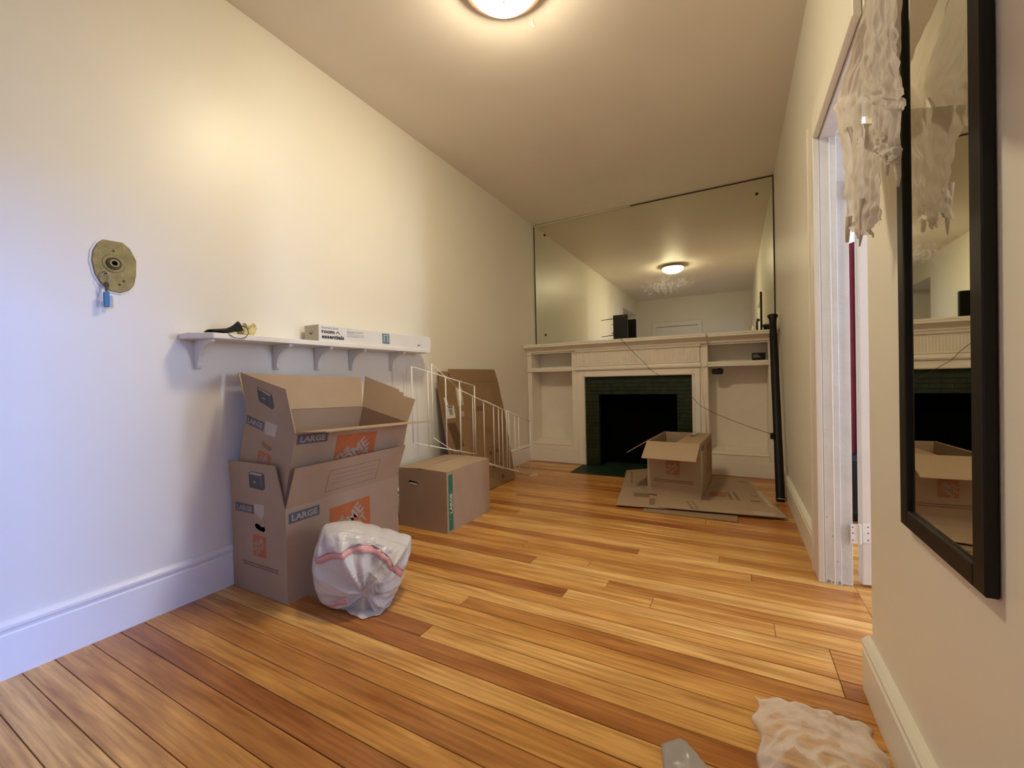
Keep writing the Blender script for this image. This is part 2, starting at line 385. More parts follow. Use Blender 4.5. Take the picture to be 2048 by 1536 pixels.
for z in (.20, 1.725):
    hg = MB().tube([(-.016, -.012, z), (-.016, -.012, z+.085)], .0065, 10).box(.001, .032, -.003, 0, z, z+.085).build('hinge', 'white_trim', dr)
    MB().box(-.050, -.018, -.012, -.010, z, z+.085).build('hinge_plate', 'white_trim', hg)
    for dz in (.014, .045, .072):
        for dx in (-.042, .020): MB().lathe((dx, -.0125 if dx < 0 else -.0035, z+dz), [(.003, 0), (.002, -.001)], 8, 'y').build('screw', 'brass_dark', hg)
kn = MB().tube([(.69, 0, 1.0), (.69, -.05, 1.0)], .009, 10).build('door_knob', 'brass_old', dr)

# closed white door behind the camera (seen in the big mirror)
d2 = bpy.data.objects.new('door_2', None); COL.objects.link(d2); d2.location = (-1.24, YR, 0)
structure(d2, 'closed white door behind the camera, seen in the big mirror', 'door')
MB((-1.24, YR, 0)).box(-1.70, -.78, YR+.001, YR+.02, .01, 2.16).build('door_leaf', 'white_trim', d2, bevel=.002)
MB((-1.24, YR, 0)).box(-1.7085, -.7715, YR+.0205, YR+.022, 2.150, 2.1598).build('door_gap', 'dark_gap', d2)
c = MB((-1.24, YR, 0)).box(-1.80, -1.70, YR+.001, YR+.035, 0, 2.16).box(-.78, -.68, YR+.001, YR+.035, 0, 2.16).box(-1.80, -.68, YR+.001, YR+.035, 2.1602, 2.27)
c.build('door_casing', 'white_trim', d2, bevel=.004)
MB((-1.24, YR, 0)).lathe((-1.63, YR+.02, 1.0), [(.01, 0), (.01, .03), (.026, .04), (.026, .06), (.012, .07)], 16, 'y').build('door_knob', 'brass_old', d2)
# casing of the second doorway in the right wall, behind the camera
structure(MB().box(XR-.024, XR-.0005, -.32, -.21, 0, 2.03).box(XR-.024, XR-.0005, -1.19, -1.08, 0, 2.03).box(XR-.024, XR-.0005, -1.08, -.32, 1.92, 2.03).build('trim_6', 'jamb_paint'))
structure(MB().box(XR, XR+WT, -.331, -.3205, 0, 1.91).box(XR, XR+WT, -1.0795, -1.069, 0, 1.91).box(XR, XR+WT, -1.069, -.331, 1.90, 1.9195).build('trim_7', 'jamb_paint'))

# ---- next room: floor, walls, two windows
RX0, RX1, RY0, RY1 = XR+WT, 3.40, -2.30, 4.86
structure(MB().box(XR+.1105, RX1, RY0, RY1, -.06, -.0005).build('floor_next_room', 'floor_wood'))
structure(MB().box(RX0, RX1+.1, RY0, RY1, H, H+.08).build('ceiling_next_room', 'ceiling_paint'))
structure(MB().box(RX0, RX1, RY0-.1, RY0, -.06, H).build('wall_next_room_near', 'wall_paint'))
structure(MB().box(RX0+.012, RX1, RY1, RY1+.1, -.06, H).build('wall_next_room_far', 'wall_paint'))
w = MB(); wy = [(RY0, -2.02), (-1.28, 1.84), (2.12, 2.98), (3.92, RY1)]
for a, b_ in wy: w.box(RX1, RX1+.1, a, b_, -.06, H)
WIN = ((1.84, 2.12, .74, 2.26), (2.98, 3.92, .74, 2.26), (-2.02, -1.28, 1.96, 2.70))
for a, b_, c0, c1 in WIN: w.box(RX1, RX1+.1, a, b_, -.06, c0).box(RX1, RX1+.1, a, b_, c1, H)
structure(w.build('wall_next_room_window', 'wall_paint'))
structure(MB().box(RX0, RX1, .62, .72, -.06, H).build('wall_added_light_block', 'wall_paint'))  # added unseen partition, keeps the high window's blue light off the far jamb
for n, (a, b_, c0, c1) in enumerate(WIN):
    B = (RX1, (a+b_)/2, c0); cm = (c0+c1)/2
    wd_ = bpy.data.objects.new('window_%d' % (n+1), None); COL.objects.link(wd_); wd_.location = B
    structure(wd_, 'white framed window in the next room, %s' % ('narrow one facing the doorway', 'wide one farthest along', 'high one behind the camera')[n], 'window')
    MB(B).box(RX1+.045, RX1+.085, a, a+.03, c0, c1).box(RX1+.045, RX1+.085, b_-.03, b_, c0, c1).box(RX1+.045, RX1+.085, a+.03, b_-.03, c0, c0+.04).box(RX1+.045, RX1+.085, a+.03, b_-.03, c1-.04, c1).box(RX1+.05, RX1+.08, a+.03, b_-.03, cm-.02, cm+.02).build('window_frame', 'white_trim', wd_)
    for z0, z1 in ((c0+.04, cm-.02), (cm+.02, c1-.04)): MB(B).box(RX1+.060, RX1+.064, a+.03, b_-.03, z0, z1).build('pane', 'window_glass', wd_)
    MB(B).box(RX1-.06, RX1+.04, a-.04, b_+.04, c0-.025, c0-.001).build('window_sill', 'white_trim', wd_)

# ================================================================== FIREPLACE
F0 = 4.44                                    # front plane of the mantel woodwork
FB = (-.92, F0, 0)
fp = thing('fireplace', FB, 'white painted fireplace mantel with side niches and dark green tile surround', 'fireplace')
def fpart(name, mb, mat='mantel_paint', bevel=.003, parent=fp): return mb.build(name, mat, parent, bevel=bevel)
YW = YB-.003
# niches (left and right)
for (x0, x1, xo0, xo1) in ((-2.114, -1.618, XL+.003, -1.555), (-.235, .265, -.304, XR-.003)):
    fpart('niche_back', MB(FB).box(x0, x1, YW-.012, YW, .22, 1.262))
    fpart('niche_side', MB(FB).box(xo0, x0, F0, YW, .14, 1.262))
    fpart('niche_side', MB(FB).box(x1, xo1, F0, YW, .14, 1.262))
    fpart('niche_shelf', MB(FB).box(x0+.0005, x1-.0005, F0-.012, YW-.0125, 1.040, 1.062).box(x0+.0005, x1-.0005, F0+.004, YW-.0125, 1.0622, 1.088))
    fpart('niche_sill', MB(FB).prism([(x0+.0005, F0-.004, .200), (x0+.0005, F0-.004, .214), (x0+.0005, YW-.013, .245), (x0+.0005, YW-.013, .200)], (x1-x0-.001, 0, 0)))
    fpart('niche_top_rail', MB(FB).box(x0+.0005, x1-.0005, F0+.002, F0+.03, 1.249, 1.2615))
    fpart('apron_rail', MB(FB).box(x0+.001, x1-.001, F0+.001, F0+.03, .152, .199))
    fpart('plinth', MB(FB).box(xo0, xo1, F0-.006, F0+.03, 0.001, .1385).box(xo0+.03, xo1-.03, F0-.002, F0+.03, .1388, .1515))
    for a, b_ in ((xo0, x0), (x1, xo1)):
        for z0, z1 in ((1.236, 1.262), (1.040, 1.062)): fpart('capital', MB(FB).box(a, b_, F0-.010, F0-.0005, z0, z1))
    a, b_ = (xo0, x0) if x0 < -1 else (x1, xo1)
    fpart('pilaster_bead', MB(FB).box(a+.008, a+.014, F0-.005, F0-.0005, .15, 1.035).box(b_-.014, b_-.008, F0-.005, F0-.0005, .15, 1.035))
# centre: casing around the tile, frieze, mouldings
CX0, CX1, TX0, TX1 = -1.555, -.304, -1.468, -.378
fpart('casing', MB(FB).box(CX0+.001, TX0, F0-.012, F0+.05, .001, 1.040))
fpart('casing', MB(FB).box(TX1, CX1-.001, F0-.012, F0+.05, .001, 1.040))
fpart('casing', MB(FB).box(TX0+.0005, TX1-.0005, F0-.012, F0+.05, .968, 1.040))
for a, b_, in ((TX0-.028, TX0+.004), (TX1-.004, TX1+.028)):
    fpart('casing_bead', MB(FB).tube([((a+b_)/2, F0-.012, .0035), ((a+b_)/2, F0-.012, .985)], .013, 10), bevel=0)
fpart('casing_bead', MB(FB).tube([(TX0-.012, F0-.012, .980), (TX1+.012, F0-.012, .980)], .013, 10), bevel=0)
fpart('moulding', MB(FB).prism([(CX0-.006, F0-.005, 1.041), (CX0-.006, F0-.030, 1.041), (CX0-.006, F0-.036, 1.055), (CX0-.006, F0-.030, 1.064), (CX0-.006, F0-.022, 1.070), (CX0-.006, F0-.018, 1.086), (CX0-.006, F0-.005, 1.086)], (CX1-CX0+.012, 0, 0)), bevel=0)
fpart('frieze', MB(FB).box(CX0, CX1, F0-.020, YW, 1.0865, 1.262))
nf = 62; flt = MB(FB); wf = (CX1-CX0-.05)/nf
for i in range(nf):
    x = CX0+.025+(i+.5)*wf
    flt.prism([(x-wf*.32, F0-.0202, 1.104), (x-wf*.16, F0-.0265, 1.104), (x+wf*.16, F0-.0265, 1.104), (x+wf*.32, F0-.0202, 1.104)], (0, 0, .128))
tag(flt.build('fluting', 'mantel_paint', fp), kind='stuff')
fpart('frieze_rail', MB(FB).box(CX0+.001, CX1-.001, F0-.0265, F0-.0202, 1.0868, 1.1035).box(CX0+.001, CX1-.001, F0-.0265, F0-.0202, 1.2325, 1.2415))
fpart('frieze_moulding', MB(FB).prism([(CX0-.008, F0-.021, 1.2418), (CX0-.008, F0-.036, 1.2418), (CX0-.008, F0-.042, 1.256), (CX0-.008, F0-.036, 1.262), (CX0-.008, F0-.021, 1.262)], (CX1-CX0+.016, 0, 0)), bevel=0)
# cornice cove and mantel shelf, centre standing forward of the sides
def cove(x0, x1, y):
    prof = [(y+.30, 1.2625), (y, 1.2625), (y-.006, 1.268), (y-.012, 1.284), (y-.030, 1.300), (y-.055, 1.312), (y-.060, 1.3165), (y+.30, 1.3165)]
    return MB(FB).prism([(x0, min(a, YW), z) for a, z in prof], (x1-x0, 0, 0))
def top(x0, x1, y):
    prof = [(YW, 1.317), (y+.006, 1.317), (y, 1.322), (y, 1.332), (y+.008, 1.337), (y+.002, 1.341), (y+.002, 1.352), (y+.006, 1.356), (YW, 1.356)]
    return MB(FB).prism([(x0, a, z) for a, z in prof], (x1-x0, 0, 0))
SX0, SX1 = -1.612, -.238
fpart('cove', cove(XL+.003, SX0+.001, F0-.006), bevel=0); fpart('cove', cove(SX1-.001, XR-.003, F0-.006), bevel=0); fpart('cove', cove(SX0+.0015, SX1-.0015, F0-.040), bevel=0)
fpart('mantel_shelf', top(XL+.003, SX0, F0-.085), bevel=0); fpart('mantel_shelf', top(SX1, XR-.003, F0-.085), bevel=0); fpart('mantel_shelf', top(SX0+.0005, SX1-.0005, F0-.120), bevel=0)
# tile surround: single glazed tiles over dark grout
OX0, OX1, OZ = -1.319, -.521, .781
fpart('tile_backing', MB(FB).box(TX0+.0005, OX0, F0+.018, F0+.05, .001, .967).box(OX1, TX1-.0005, F0+.018, F0+.05, .001, .967).box(OX0+.0005, OX1-.0005, F0+.018, F0+.05, OZ, .967), 'grout', 0)
th = .0388
tile_mesh = {}
def tile(x0, x1, z0, z1):
    key = round(x1-x0, 3)
    if key not in tile_mesh:
        o = MB().box(0, x1-x0, 0, .006, 0, th-.003).build('tile', 'green_tile', fp, bevel=.0012); tile_mesh[key] = o.data
    else:
        o = bpy.data.objects.new('tile', tile_mesh[key]); COL.objects.link(o); o.parent = fp
    o.location = (x0-FB[0], F0+.0115+random.uniform(-.0005, .0005)-FB[1], z0)
nr = 25; tw = (OX0-TX0-.002)
for i in range(nr):
    z0 = .0015+i*th
    if z0+th > .968: break
    if z0+th < OZ+.01:
        for s0 in (TX0+.001, OX1+.001):
            e = (OX0 if s0 < -1 else TX1)-.001
            mid = s0+(e-s0)*(.5 if i % 2 else 1.0)
            if i % 2: tile(s0, mid-.001, z0, 0); tile(mid+.001, e, z0, 0)
            else: tile(s0, e, z0, 0)
    else:
        x = TX0+.001; k = 0; full = (TX1-TX0-.002)/7.5
        while x < TX1-.004:
            x1 = min(x+(full*.5 if (k == 0 and i % 2) else full), TX1-.001)
            tile(x, x1-.002, z0, 0); x = x1; k += 1
fpart('firebox', MB(FB).box(OX0+.001, OX0+.02, F0+.0505, YW-.001, .002, OZ+.05).box(OX1-.02, OX1-.001, F0+.0505, YW-.001, .002, OZ+.05).box(OX0+.0205, OX1-.0205, YW-.02, YW-.001, .002, OZ+.05).box(OX0+.0205, OX1-.0205, F0+.0505, YW-.0205, OZ+.03, OZ+.05), 'soot', 0)
hb = (-.92, 4.003, 0)
he = tag(MB(hb).box(-1.503, -.357, 4.004, F0-.013, -.014, .003).box(OX0+.022, OX1-.022, F0-.0128, YW-.021, -.014, .003).build('hearth', 'hearth_tile', bevel=.001), 'dark green hearth slab on the floor before the fireplace', 'hearth'); he.location = hb

# big mirror over the mantel
mb_ = (-.92, 4.70, 1.357)
mr = thing('wall_mirror', mb_, 'large frameless old mirror filling the wall above the mantel', 'mirror')
MB(mb_).box(XL+.001, XR-.001, 4.7065, YB-.0005, 1.357, H-.001).build('backing', 'dark_gap', mr)
MB(mb_).box(XL+.016, XR-.012, 4.700, 4.706, 1.357, H-.017).build('glass', 'mirror_old', mr)
MB(mb_).prism([(XL+.004, 4.698, H-.016), (XL+.004, 4.698, H-.006), (-1.0, 4.698, H-.004), (-1.0, 4.698, H-.012)], (0, .008, 0)).build('top_strip', 'wall_paint', mr)
for x, z in ((-2.024, 2.707), (-2.038, 1.494), (.205, 2.697), (.200, 1.482)):
    MB(mb_).lathe((x, 4.700, z), [(.015, -.0003), (.014, -.003), (.006, -.006)], 14, 'y').build('clip', 'brass_dark', mr)

# ceiling light
LX, LY = -.925, 1.73
lp = thing('ceiling_light', (LX, LY, H), 'round flush ceiling light with glowing glass bowl and bronze rim', 'light')
autosmooth(MB((LX, LY, H)).lathe((LX, LY, H), [(.13, -.0005), (.175, -.012), (.195, -.030), (.197, -.042), (.176, -.046)], 48).build('rim', 'bronze_rim', lp))
autosmooth(MB((LX, LY, H)).lathe((LX, LY, H), [(.172, -.0465), (.165, -.062), (.145, -.083), (.112, -.102), (.072, -.115), (.03, -.122), (.006, -.1235)], 48).build('glass_bowl', 'lamp_glass', lp))
MB((LX, LY, H)).lathe((LX, LY, H), [(.005, -.1238), (.007, -.130), (.003, -.136)], 12).build('finial', 'bronze_rim', lp)
hk = tag(MB((-.917, 2.024, H)).box(-.925, -.909, 2.012, 2.036, H-.004, H-.0003).tube([(-.917, 2.024, H-.004), (-.917, 2.024, H-.022), (-.913, 2.032, H-.030), (-.917, 2.038, H-.024)], .003, 6).build('ceiling_hook', 'lamp_white'), 'small white hook screwed to the ceiling beside the light', 'hook'); hk.location = (-.917, 2.024, H)

# ================================================================== LEFT WALL: shelf and what stands on it, entry plate and keys
SZ0, SZ1, SX = 1.172, 1.198, -2.018
sb = (XL, 1.7, SZ0)
sh = thing('wall_shelf', sb, 'long narrow white wall shelf on five curved brackets', 'shelf')
MB(sb).prism([(XL+.001, .936, SZ0), (XL+.085, .936, SZ0), (SX, 1.0, SZ0), (SX, 2.478, SZ0), (XL+.001, 2.50, SZ0)], (0, 0, SZ1-SZ0)).build('board', 'white_trim', sh, bevel=.003)
for y in (1.003, 1.371, 1.619, 1.866, 2.216):
    prof = [(.001, SZ0-.0005), (.142, SZ0-.0005), (.146, SZ0-.012), (.132, SZ0-.020), (.100, SZ0-.026), (.066, SZ0-.044), (.044, SZ0-.072), (.033, SZ0-.102), (.034, SZ0-.114), (.028, SZ0-.128), (.014, SZ0-.132), (.001, SZ0-.128)]
    MB(sb).prism([(XL+d, y-.009, z) for d, z in prof], (0, .018, 0)).build('bracket', 'white_trim', sh, bevel=.0015)

# long white carton
cx0, cx1, cy0, cy1, cz0, cz1 = -2.150, -2.030, 1.536, 2.500, SZ1+.0006, 1.292
cb = (-2.09, 2.0, cz0)
ct = thing('carton', cb, 'long white clothes rack carton lying on the wall shelf', 'carton')
MB(cb).box(cx0, cx1, cy0+.0005, cy1, cz0, cz1).build('carton_body', 'carton_white', ct, bevel=.002)
MB(cb).box(cx0+.002, cx1-.002, cy0-.001, cy0+.0003, cz0+.002, cz1-.002).build('end_flap', 'carton_end', ct)
Fc = Face(V((cx1, cy0, cz0))-V(cb), (0, 1, 0), (0, 0, 1))
Fc.text('lettering', 'ink_grey', ct, 'Garment Rack', .018, .073, .0115, .112, 0)
Fc.text('lettering', 'ink', ct, 'room', .018, .046, .0165, .085, .03)
Fc.text('lettering', 'ink', ct, 'essentials', .018, .017, .0235, .150, .03)
Fc.poly('house_mark', 'ink', ct, [(.110, .048), (.116, .048), (.126, .058), (.136, .048), (.142, .048), (.126, .064)])
for i, (z, wl) in enumerate(((.082, .035), (.070, .125), (.065, .125), (.060, .05), (.052, .13), (.044, .13), (.039, .09))): Fc.rect('small_print', 'ink_grey', ct, .19, z, .19+wl, z+.0016)
Fc.rect('picture', 'photo_blue', ct, .471, .016, .535, .083)
Fc.poly('picture_rack', 'carton_white', ct, [(.486, .030), (.489, .030), (.489, .070), (.516, .070), (.516, .030), (.519, .030), (.519, .073), (.486, .073)], .0012)
Fc.rect('small_print', 'ink_grey', ct, .815, .028, .85, .031); Fc.rect('small_print', 'ink', ct, .815, .021, .835, .026)
Fe = Face(V((cx1, cy0-.001, cz0))-V(cb), (-1, 0, 0), (0, 0, 1), flip=True)
Fe.rect('small_print', 'ink_grey', ct, .04, .052, .085, .057); Fe.rect('small_print', 'ink', ct, .055, .042, .078, .048)

# black face mask and a crumpled yellow wrapper
def sheet(fn, nu, nv, th=.0):
    vs = []; fs = []
    for i in range(nu+1):
        for j2 in range(nv+1): vs.append(V(fn(i/nu, j2/nv)))
    for i in range(nu):
        for j2 in range(nv): fs.append((i*(nv+1)+j2, (i+1)*(nv+1)+j2, (i+1)*(nv+1)+j2+1, i*(nv+1)+j2+1))
    return vs, fs
kb = (-2.065, 1.07, SZ1)
mk_ = thing('face_mask', kb, 'black cloth face mask with ear loop lying on the wall shelf', 'mask')
def mask(u, v):
    y = 1.005+.125*u; top_ = .012+.020*u+.030*max(0, (u-.6)/.4)**1.5
    z = SZ1+.003+top_*math.sin(math.pi*(.08+.84*v)); x = -2.110+.085*v+.006*math.sin(9*u)
    return (x-kb[0], y-kb[1], z-kb[2])
vs, fs = sheet(mask, 20, 12); o = mk('mask_cloth', vs, fs, 'black_cloth', mk_, True)
sm = o.modifiers.new('s', 'SOLIDIFY'); sm.thickness = .002
MB(kb).tube([(-2.03, 1.06, SZ1+.006), (-2.014, 1.066, SZ1-.006), (-2.0135, 1.085, SZ1-.018), (-2.0135, 1.11, SZ1-.020), (-2.0135, 1.135, SZ1-.012), (-2.016, 1.15, SZ1+.010), (-2.03, 1.150, SZ1+.036), (-2.06, 1.132, SZ1+.048)], .0016, 6).build('ear_loop', 'black_cloth', mk_, smooth=True)
yb = (-2.09, 1.18, SZ1)
def wrap(u, v):
    a = 2*math.pi*u; r = .028+.012*v+.010*noise.noise(V((3*math.cos(a), 3*math.sin(a), 4*v+1)))
    z = SZ1+.001+v*(.052+.022*noise.noise(V((2.7*math.cos(a), 2.7*math.sin(a), 8))))
    return (yb[0]+.9*r*math.cos(a)-yb[0], r*1.15*math.sin(a), z-yb[2])
vs, fs = sheet(wrap, 36, 6)
yp = tag(mk('wrapper', vs, fs, 'yellow_paper'), 'crumpled pale yellow paper wrapper on the wall shelf beside black mask', 'wrapper'); yp.location = yb
yp.modifiers.new('s', 'SOLIDIFY').thickness = .0012

# old brass plate with a peephole
pb = (XL, .722, 1.444)
pl = thing('wall_plate', pb, 'old brass wall plate with round peephole, paint around its edges', 'wall plate')
out = [(-.030, .100), (.030, .103), (.052, .085), (.072, .040), (.070, -.020), (.062, -.062), (.046, -.086), (.020, -.100), (-.012, -.098), (-.040, -.072), (-.056, -.040), (-.064, .010), (-.060, .050), (-.046, .082)]
MB(pb).prism([(XL+.0005, .722+a*1.10, 1.444+b_*1.06) for a, b_ in out], (.003, 0, 0)).build('paint_edge', 'wall_paint', pl)
MB(pb).prism([(XL+.0036, .722+a, 1.444+b_) for a, b_ in out], (.005, 0, 0)).build('plate', 'brass_old', pl, bevel=.002)
for r_, h0, h1, mt in ((.036, .0087, .0105, 'brass_old'), (.024, .0106, .016, 'brass_dark'), (.016, .0161, .019, 'brass_old'), (.009, .0191, .0205, 'soot')):
    MB(pb).lathe((XL, .722, 1.444+.012), [(r_, h0), (r_*.94, h1)], 28, 'x').build('peephole_ring', mt, pl)
for a, b_ in ((.0, .062), (.030, -.052), (.016, -.068), (-.026, -.030)):
    MB(pb).lathe((XL, .722+a, 1.444+b_), [(.0045, .0087), (.003, .0095)], 10, 'x').build('screw_hole', 'brass_dark', pl)
ky = (XL+.02, .692, 1.41)
kr = thing('key_ring', ky, 'steel key ring with key and blue tag hanging from the brass plate', 'keys')
MB(ky).tube([(XL+.0125, .689, 1.413), (XL+.019, .692, 1.417), (XL+.024, .695, 1.410)], .0022, 6).build('hook', 'brass_dark', kr)
ring = [(XL+.021+.004*math.sin(t), .694+.013*math.cos(t), 1.394+.020*math.sin(t)) for t in [2*math.pi*i/24 for i in range(24)]]
MB(ky).tube(ring, .0016, 6, True).build('ring', 'steel', kr, smooth=True)
MB(ky).prism([(XL+.020, .688, 1.376), (XL+.020, .700, 1.376), (XL+.020, .703, 1.362), (XL+.020, .697, 1.352), (XL+.020, .695, 1.338), (XL+.020, .690, 1.338), (XL+.020, .690, 1.352), (XL+.020, .685, 1.362)], (.002, 0, 0)).build('key', 'brass_dark', kr)
MB(ky).box(XL+.023, XL+.030, .682, .700, 1.278, 1.336).build('blue_tag', 'fob_blue', kr, bevel=.002)
MB(ky).box(XL+.016, XL+.022, .700, .712, 1.281, 1.326).build('clear_tag', 'fob_clear', kr, bevel=.002)

# ================================================================== BOXES
T = .005
def panel(name, corners, nrm, mat, parent, inner=None, t=T):
    """flat board; corners in thing coordinates on its outer face, nrm = inward direction"""
    n = V(nrm).normalized()*t
    o = MB().prism(corners, n).build(name, mat, parent)
    return o
def carton_box(root, L, W, Hh, mat='cardboard', inside='cardboard_inside'):
    """four side panels and bottom; local axes: x 0..W (W side faces camera = y=0), y 0..L, z 0..Hh"""
    P = {}
    P['near'] = MB().box(0, W, 0, T, 0, Hh).build('side_panel', mat, root)
    P['far'] = MB().box(0, W, L-T, L, 0, Hh).build('side_panel', mat, root)
    P['front'] = MB().box(W-T, W, T+.0002, L-T-.0002, 0, Hh).build('side_panel', mat, root)
    P['back'] = MB().box(0, T, T+.0002, L-T-.0002, 0, Hh).build('side_panel', mat, root)
    P['bottom'] = MB().box(T+.0002, W-T-.0002, T+.0002, L-T-.0002, .001, T).build('bottom_panel', mat, root)
    return P
def flap(root, p0, p1, d, ins0=0, ins1=0, mat='cardboard', pts=None, t=T):
    """flap hinged on p0-p1, reaching out by vector d, optionally inset at its outer corners or with extra outline points"""
    p0, p1, d = V(p0), V(p1), V(d); u = (p1-p0).normalized()
    n = u.cross(d).normalized()
    P = [p0, p1, p1+d-u*ins1]+([p0+u*a+d*b for a, b in pts] if pts else [])+[p0+d+u*ins0]
    o = MB().prism(P, n*-t).build('flap', mat, root)
    return o, Face(p0, u, d)

# lower large box
W1, L1, H1 = .414, .682, .418
bx = thing('moving_box', (-2.148, 1.122, .0), 'open large moving box on the floor, holding a second open box', 'box', None)
P = carton_box(bx, L1, W1, H1)
Fn = Face((0, 0, 0), (1, 0, 0), (0, 0, 1))                      # near end
Ff = Face((W1, 0, 0), (0, 1, 0), (0, 0, 1))                     # long front
Fn.rect('printed_label', 'print_blue', P['near'], .035, .368, .180, .408); Fn.text('printed_lettering', 'print_letters', P['near'], 'LARGE', .048, .376, .024, .120, .03)
Fn.poly('torn_tape', 'tape', P['near'], [(.186, .417), (.262, .417), (.264, .385), (.256, .368), (.238, .345), (.216, .362), (.188, .378)], .0012)
Fn.poly('hand_hole', 'soot', P['near'], [(.185, .318), (.196, .327), (.215, .325), (.235, .315), (.258, .318), (.264, .306), (.256, .295), (.225, .297), (.196, .305)], .0009)
Fn.poly('torn_edge', 'cardboard_inside', P['near'], [(.236, .322), (.262, .318), (.264, .345), (.258, .352)], .0022)
orange_logo(Fn, P['near'], .168, .175, .098, .098)
for i in range(2): Fn.rect('printed_line', 'print_mid', P['near'], .072+.012*i, .133-.012*i, .352, .1405-.012*i)
Ff.rect('printed_label', 'print_blue', P['front'], .014, .348, .168, .394); Ff.text('printed_lettering', 'print_letters', P['front'], 'LARGE', .028, .357, .028, .128, .03)
orange_logo(Ff, P['front'], .222, .118, .250, .240)
zf = H1
f1, FF1 = flap(bx, (.002, 0, zf), (W1-.004, 0, zf), (-.002, -.010, .188), 0, .045)
FF1 = Face((0, 0, zf), (1, 0, 0), (0, -.010, .188))
FF1.poly('printed_emblem', 'print_dark', f1, [(.160, .078), (.165, .072), (.262, .068), (.278, .080), (.280, .140), (.274, .148), (.180, .150), (.160, .138)])
FF1.poly('emblem_edge', 'print_letters', f1, [(.164, .134), (.182, .146), (.272, .144), (.270, .142), (.254, .134), (.250, .074), (.252, .132), (.182, .136)], .0012)
FF1.rect('emblem_mark', 'print_letters', f1, .192, .098, .214, .104, .0012)
f2, _ = flap(bx, (W1, .004, zf), (W1, L1-.004, zf), (.072, 0, .182), .0, .0)
FF2 = Face((W1, 0, zf), (0, 1, 0), (.072, 0, .182))
for a0, b0, a1, b1 in ((.19, .030, .505, .0325), (.19, .142, .505, .1445), (.19, .030, .1925, .1445), (.5025, .030, .505, .1445)): FF2.rect('printed_frame', 'print_mid', f2, a0, b0, a1, b1)
for b0 in (.068, .092, .116): FF2.rect('printed_line', 'print_mid', f2, .215, b0, .48, b0+.0012)
flap(bx, (W1-.002, L1, zf), (.002, L1, zf), (0, .015, .17), .01, .01)
flap(bx, (0, L1-.004, zf), (0, .004, zf), (-.016, 0, .12), 0, 0)

# upper large box, tilted, set into the lower one
W2, L2, H2 = .378, .700, .406
b2 = thing('moving_box', (0, 0, 0), 'open large moving box with raised flaps, tilted on top of another box', 'box', None)
ta = math.radians(13.5)
R2 = Matrix.Rotation(math.radians(-2.0), 4, 'X') @ Matrix.Rotation(ta, 4, 'Y')
hinge_back = V((-2.047, 1.146, .838))
b2.matrix_world = Matrix.Translation(hinge_back) @ R2 @ Matrix.Translation((0, 0, -H2))
P = carton_box(b2, L2, W2, H2)
Fn = Face((0, 0, 0), (1, 0, 0), (0, 0, 1)); Ff = Face((W2, 0, 0), (0, 1, 0), (0, 0, 1))
Fn.rect('printed_label', 'print_blue', P['near'], .012, .352, .152, .392); Fn.text('printed_lettering', 'print_letters', P['near'], 'LARGE', .024, .360, .024, .118, .03)
Fn.poly('tape_patch', 'tape', P['near'], [(.162, .404), (.25, .404), (.245, .35), (.165, .345)], .001)
Fn.poly('hand_hole', 'cardboard_dark', P['near'], [(.150, .300), (.165, .308), (.190, .300), (.228, .296), (.232, .284), (.215, .278), (.170, .284), (.152, .290)], .001)
orange_logo(Fn, P['near'], .140, .165, .095, .095)
Ff.rect('printed_label', 'print_blue', P['front'], .012, .352, .168, .398); Ff.text('printed_lettering', 'print_letters', P['front'], 'LARGE', .028, .361, .028, .126, .03)
orange_logo(Ff, P['front'], .222, .125, .250, .250)
def dirw(x, y, z): return R2.to_3x3().inverted() @ V((x, y, z))
f1, _ = flap(b2, (.002, 0, H2), (W2-.004, 0, H2), dirw(-.03, -.006, .186), 0, .018)
FF1 = Face((0, 0, H2), (1, 0, 0), dirw(-.03, -.006, .186))
FF1.poly('printed_emblem', 'print_dark', f1, [(.126, .088), (.132, .080), (.226, .066), (.244, .080), (.244, .128), (.236, .140), (.142, .150), (.126, .142)])
FF1.poly('emblem_edge', 'print_letters', f1, [(.132, .140), (.146, .146), (.234, .137), (.232, .134), (.222, .126), (.218, .072), (.220, .124), (.146, .138)], .0012)
FF1.rect('emblem_mark', 'print_letters', f1, .160, .100, .180, .106, .0012)
flap(b2, (0, L2-.004, H2), (0, .004, H2), dirw(-.070, 0, .183), -.055, 0, 'cardboard_inside')
fd_ = dirw(0.0, .075, .165); fp0, fp1 = V((W2-.002, L2, H2)), V((.002, L2, H2)); fu = (fp1-fp0).normalized()
MB().prism([fp0, fp1, fp1+fu*.060+fd_*1.06]+[fp0+fu*(W2*a_)+fd_*b_ for a_, b_ in ((.34, .96), (.335, .885), (.23, .895), (.235, .80), (-.03, .80))], fd_.cross(fu).normalized()*T).build('flap', 'cardboard', b2)
flap(b2, (W2, .004, H2), (W2, L2-.004, H2), dirw(.182, 0, .010), .006, .0)

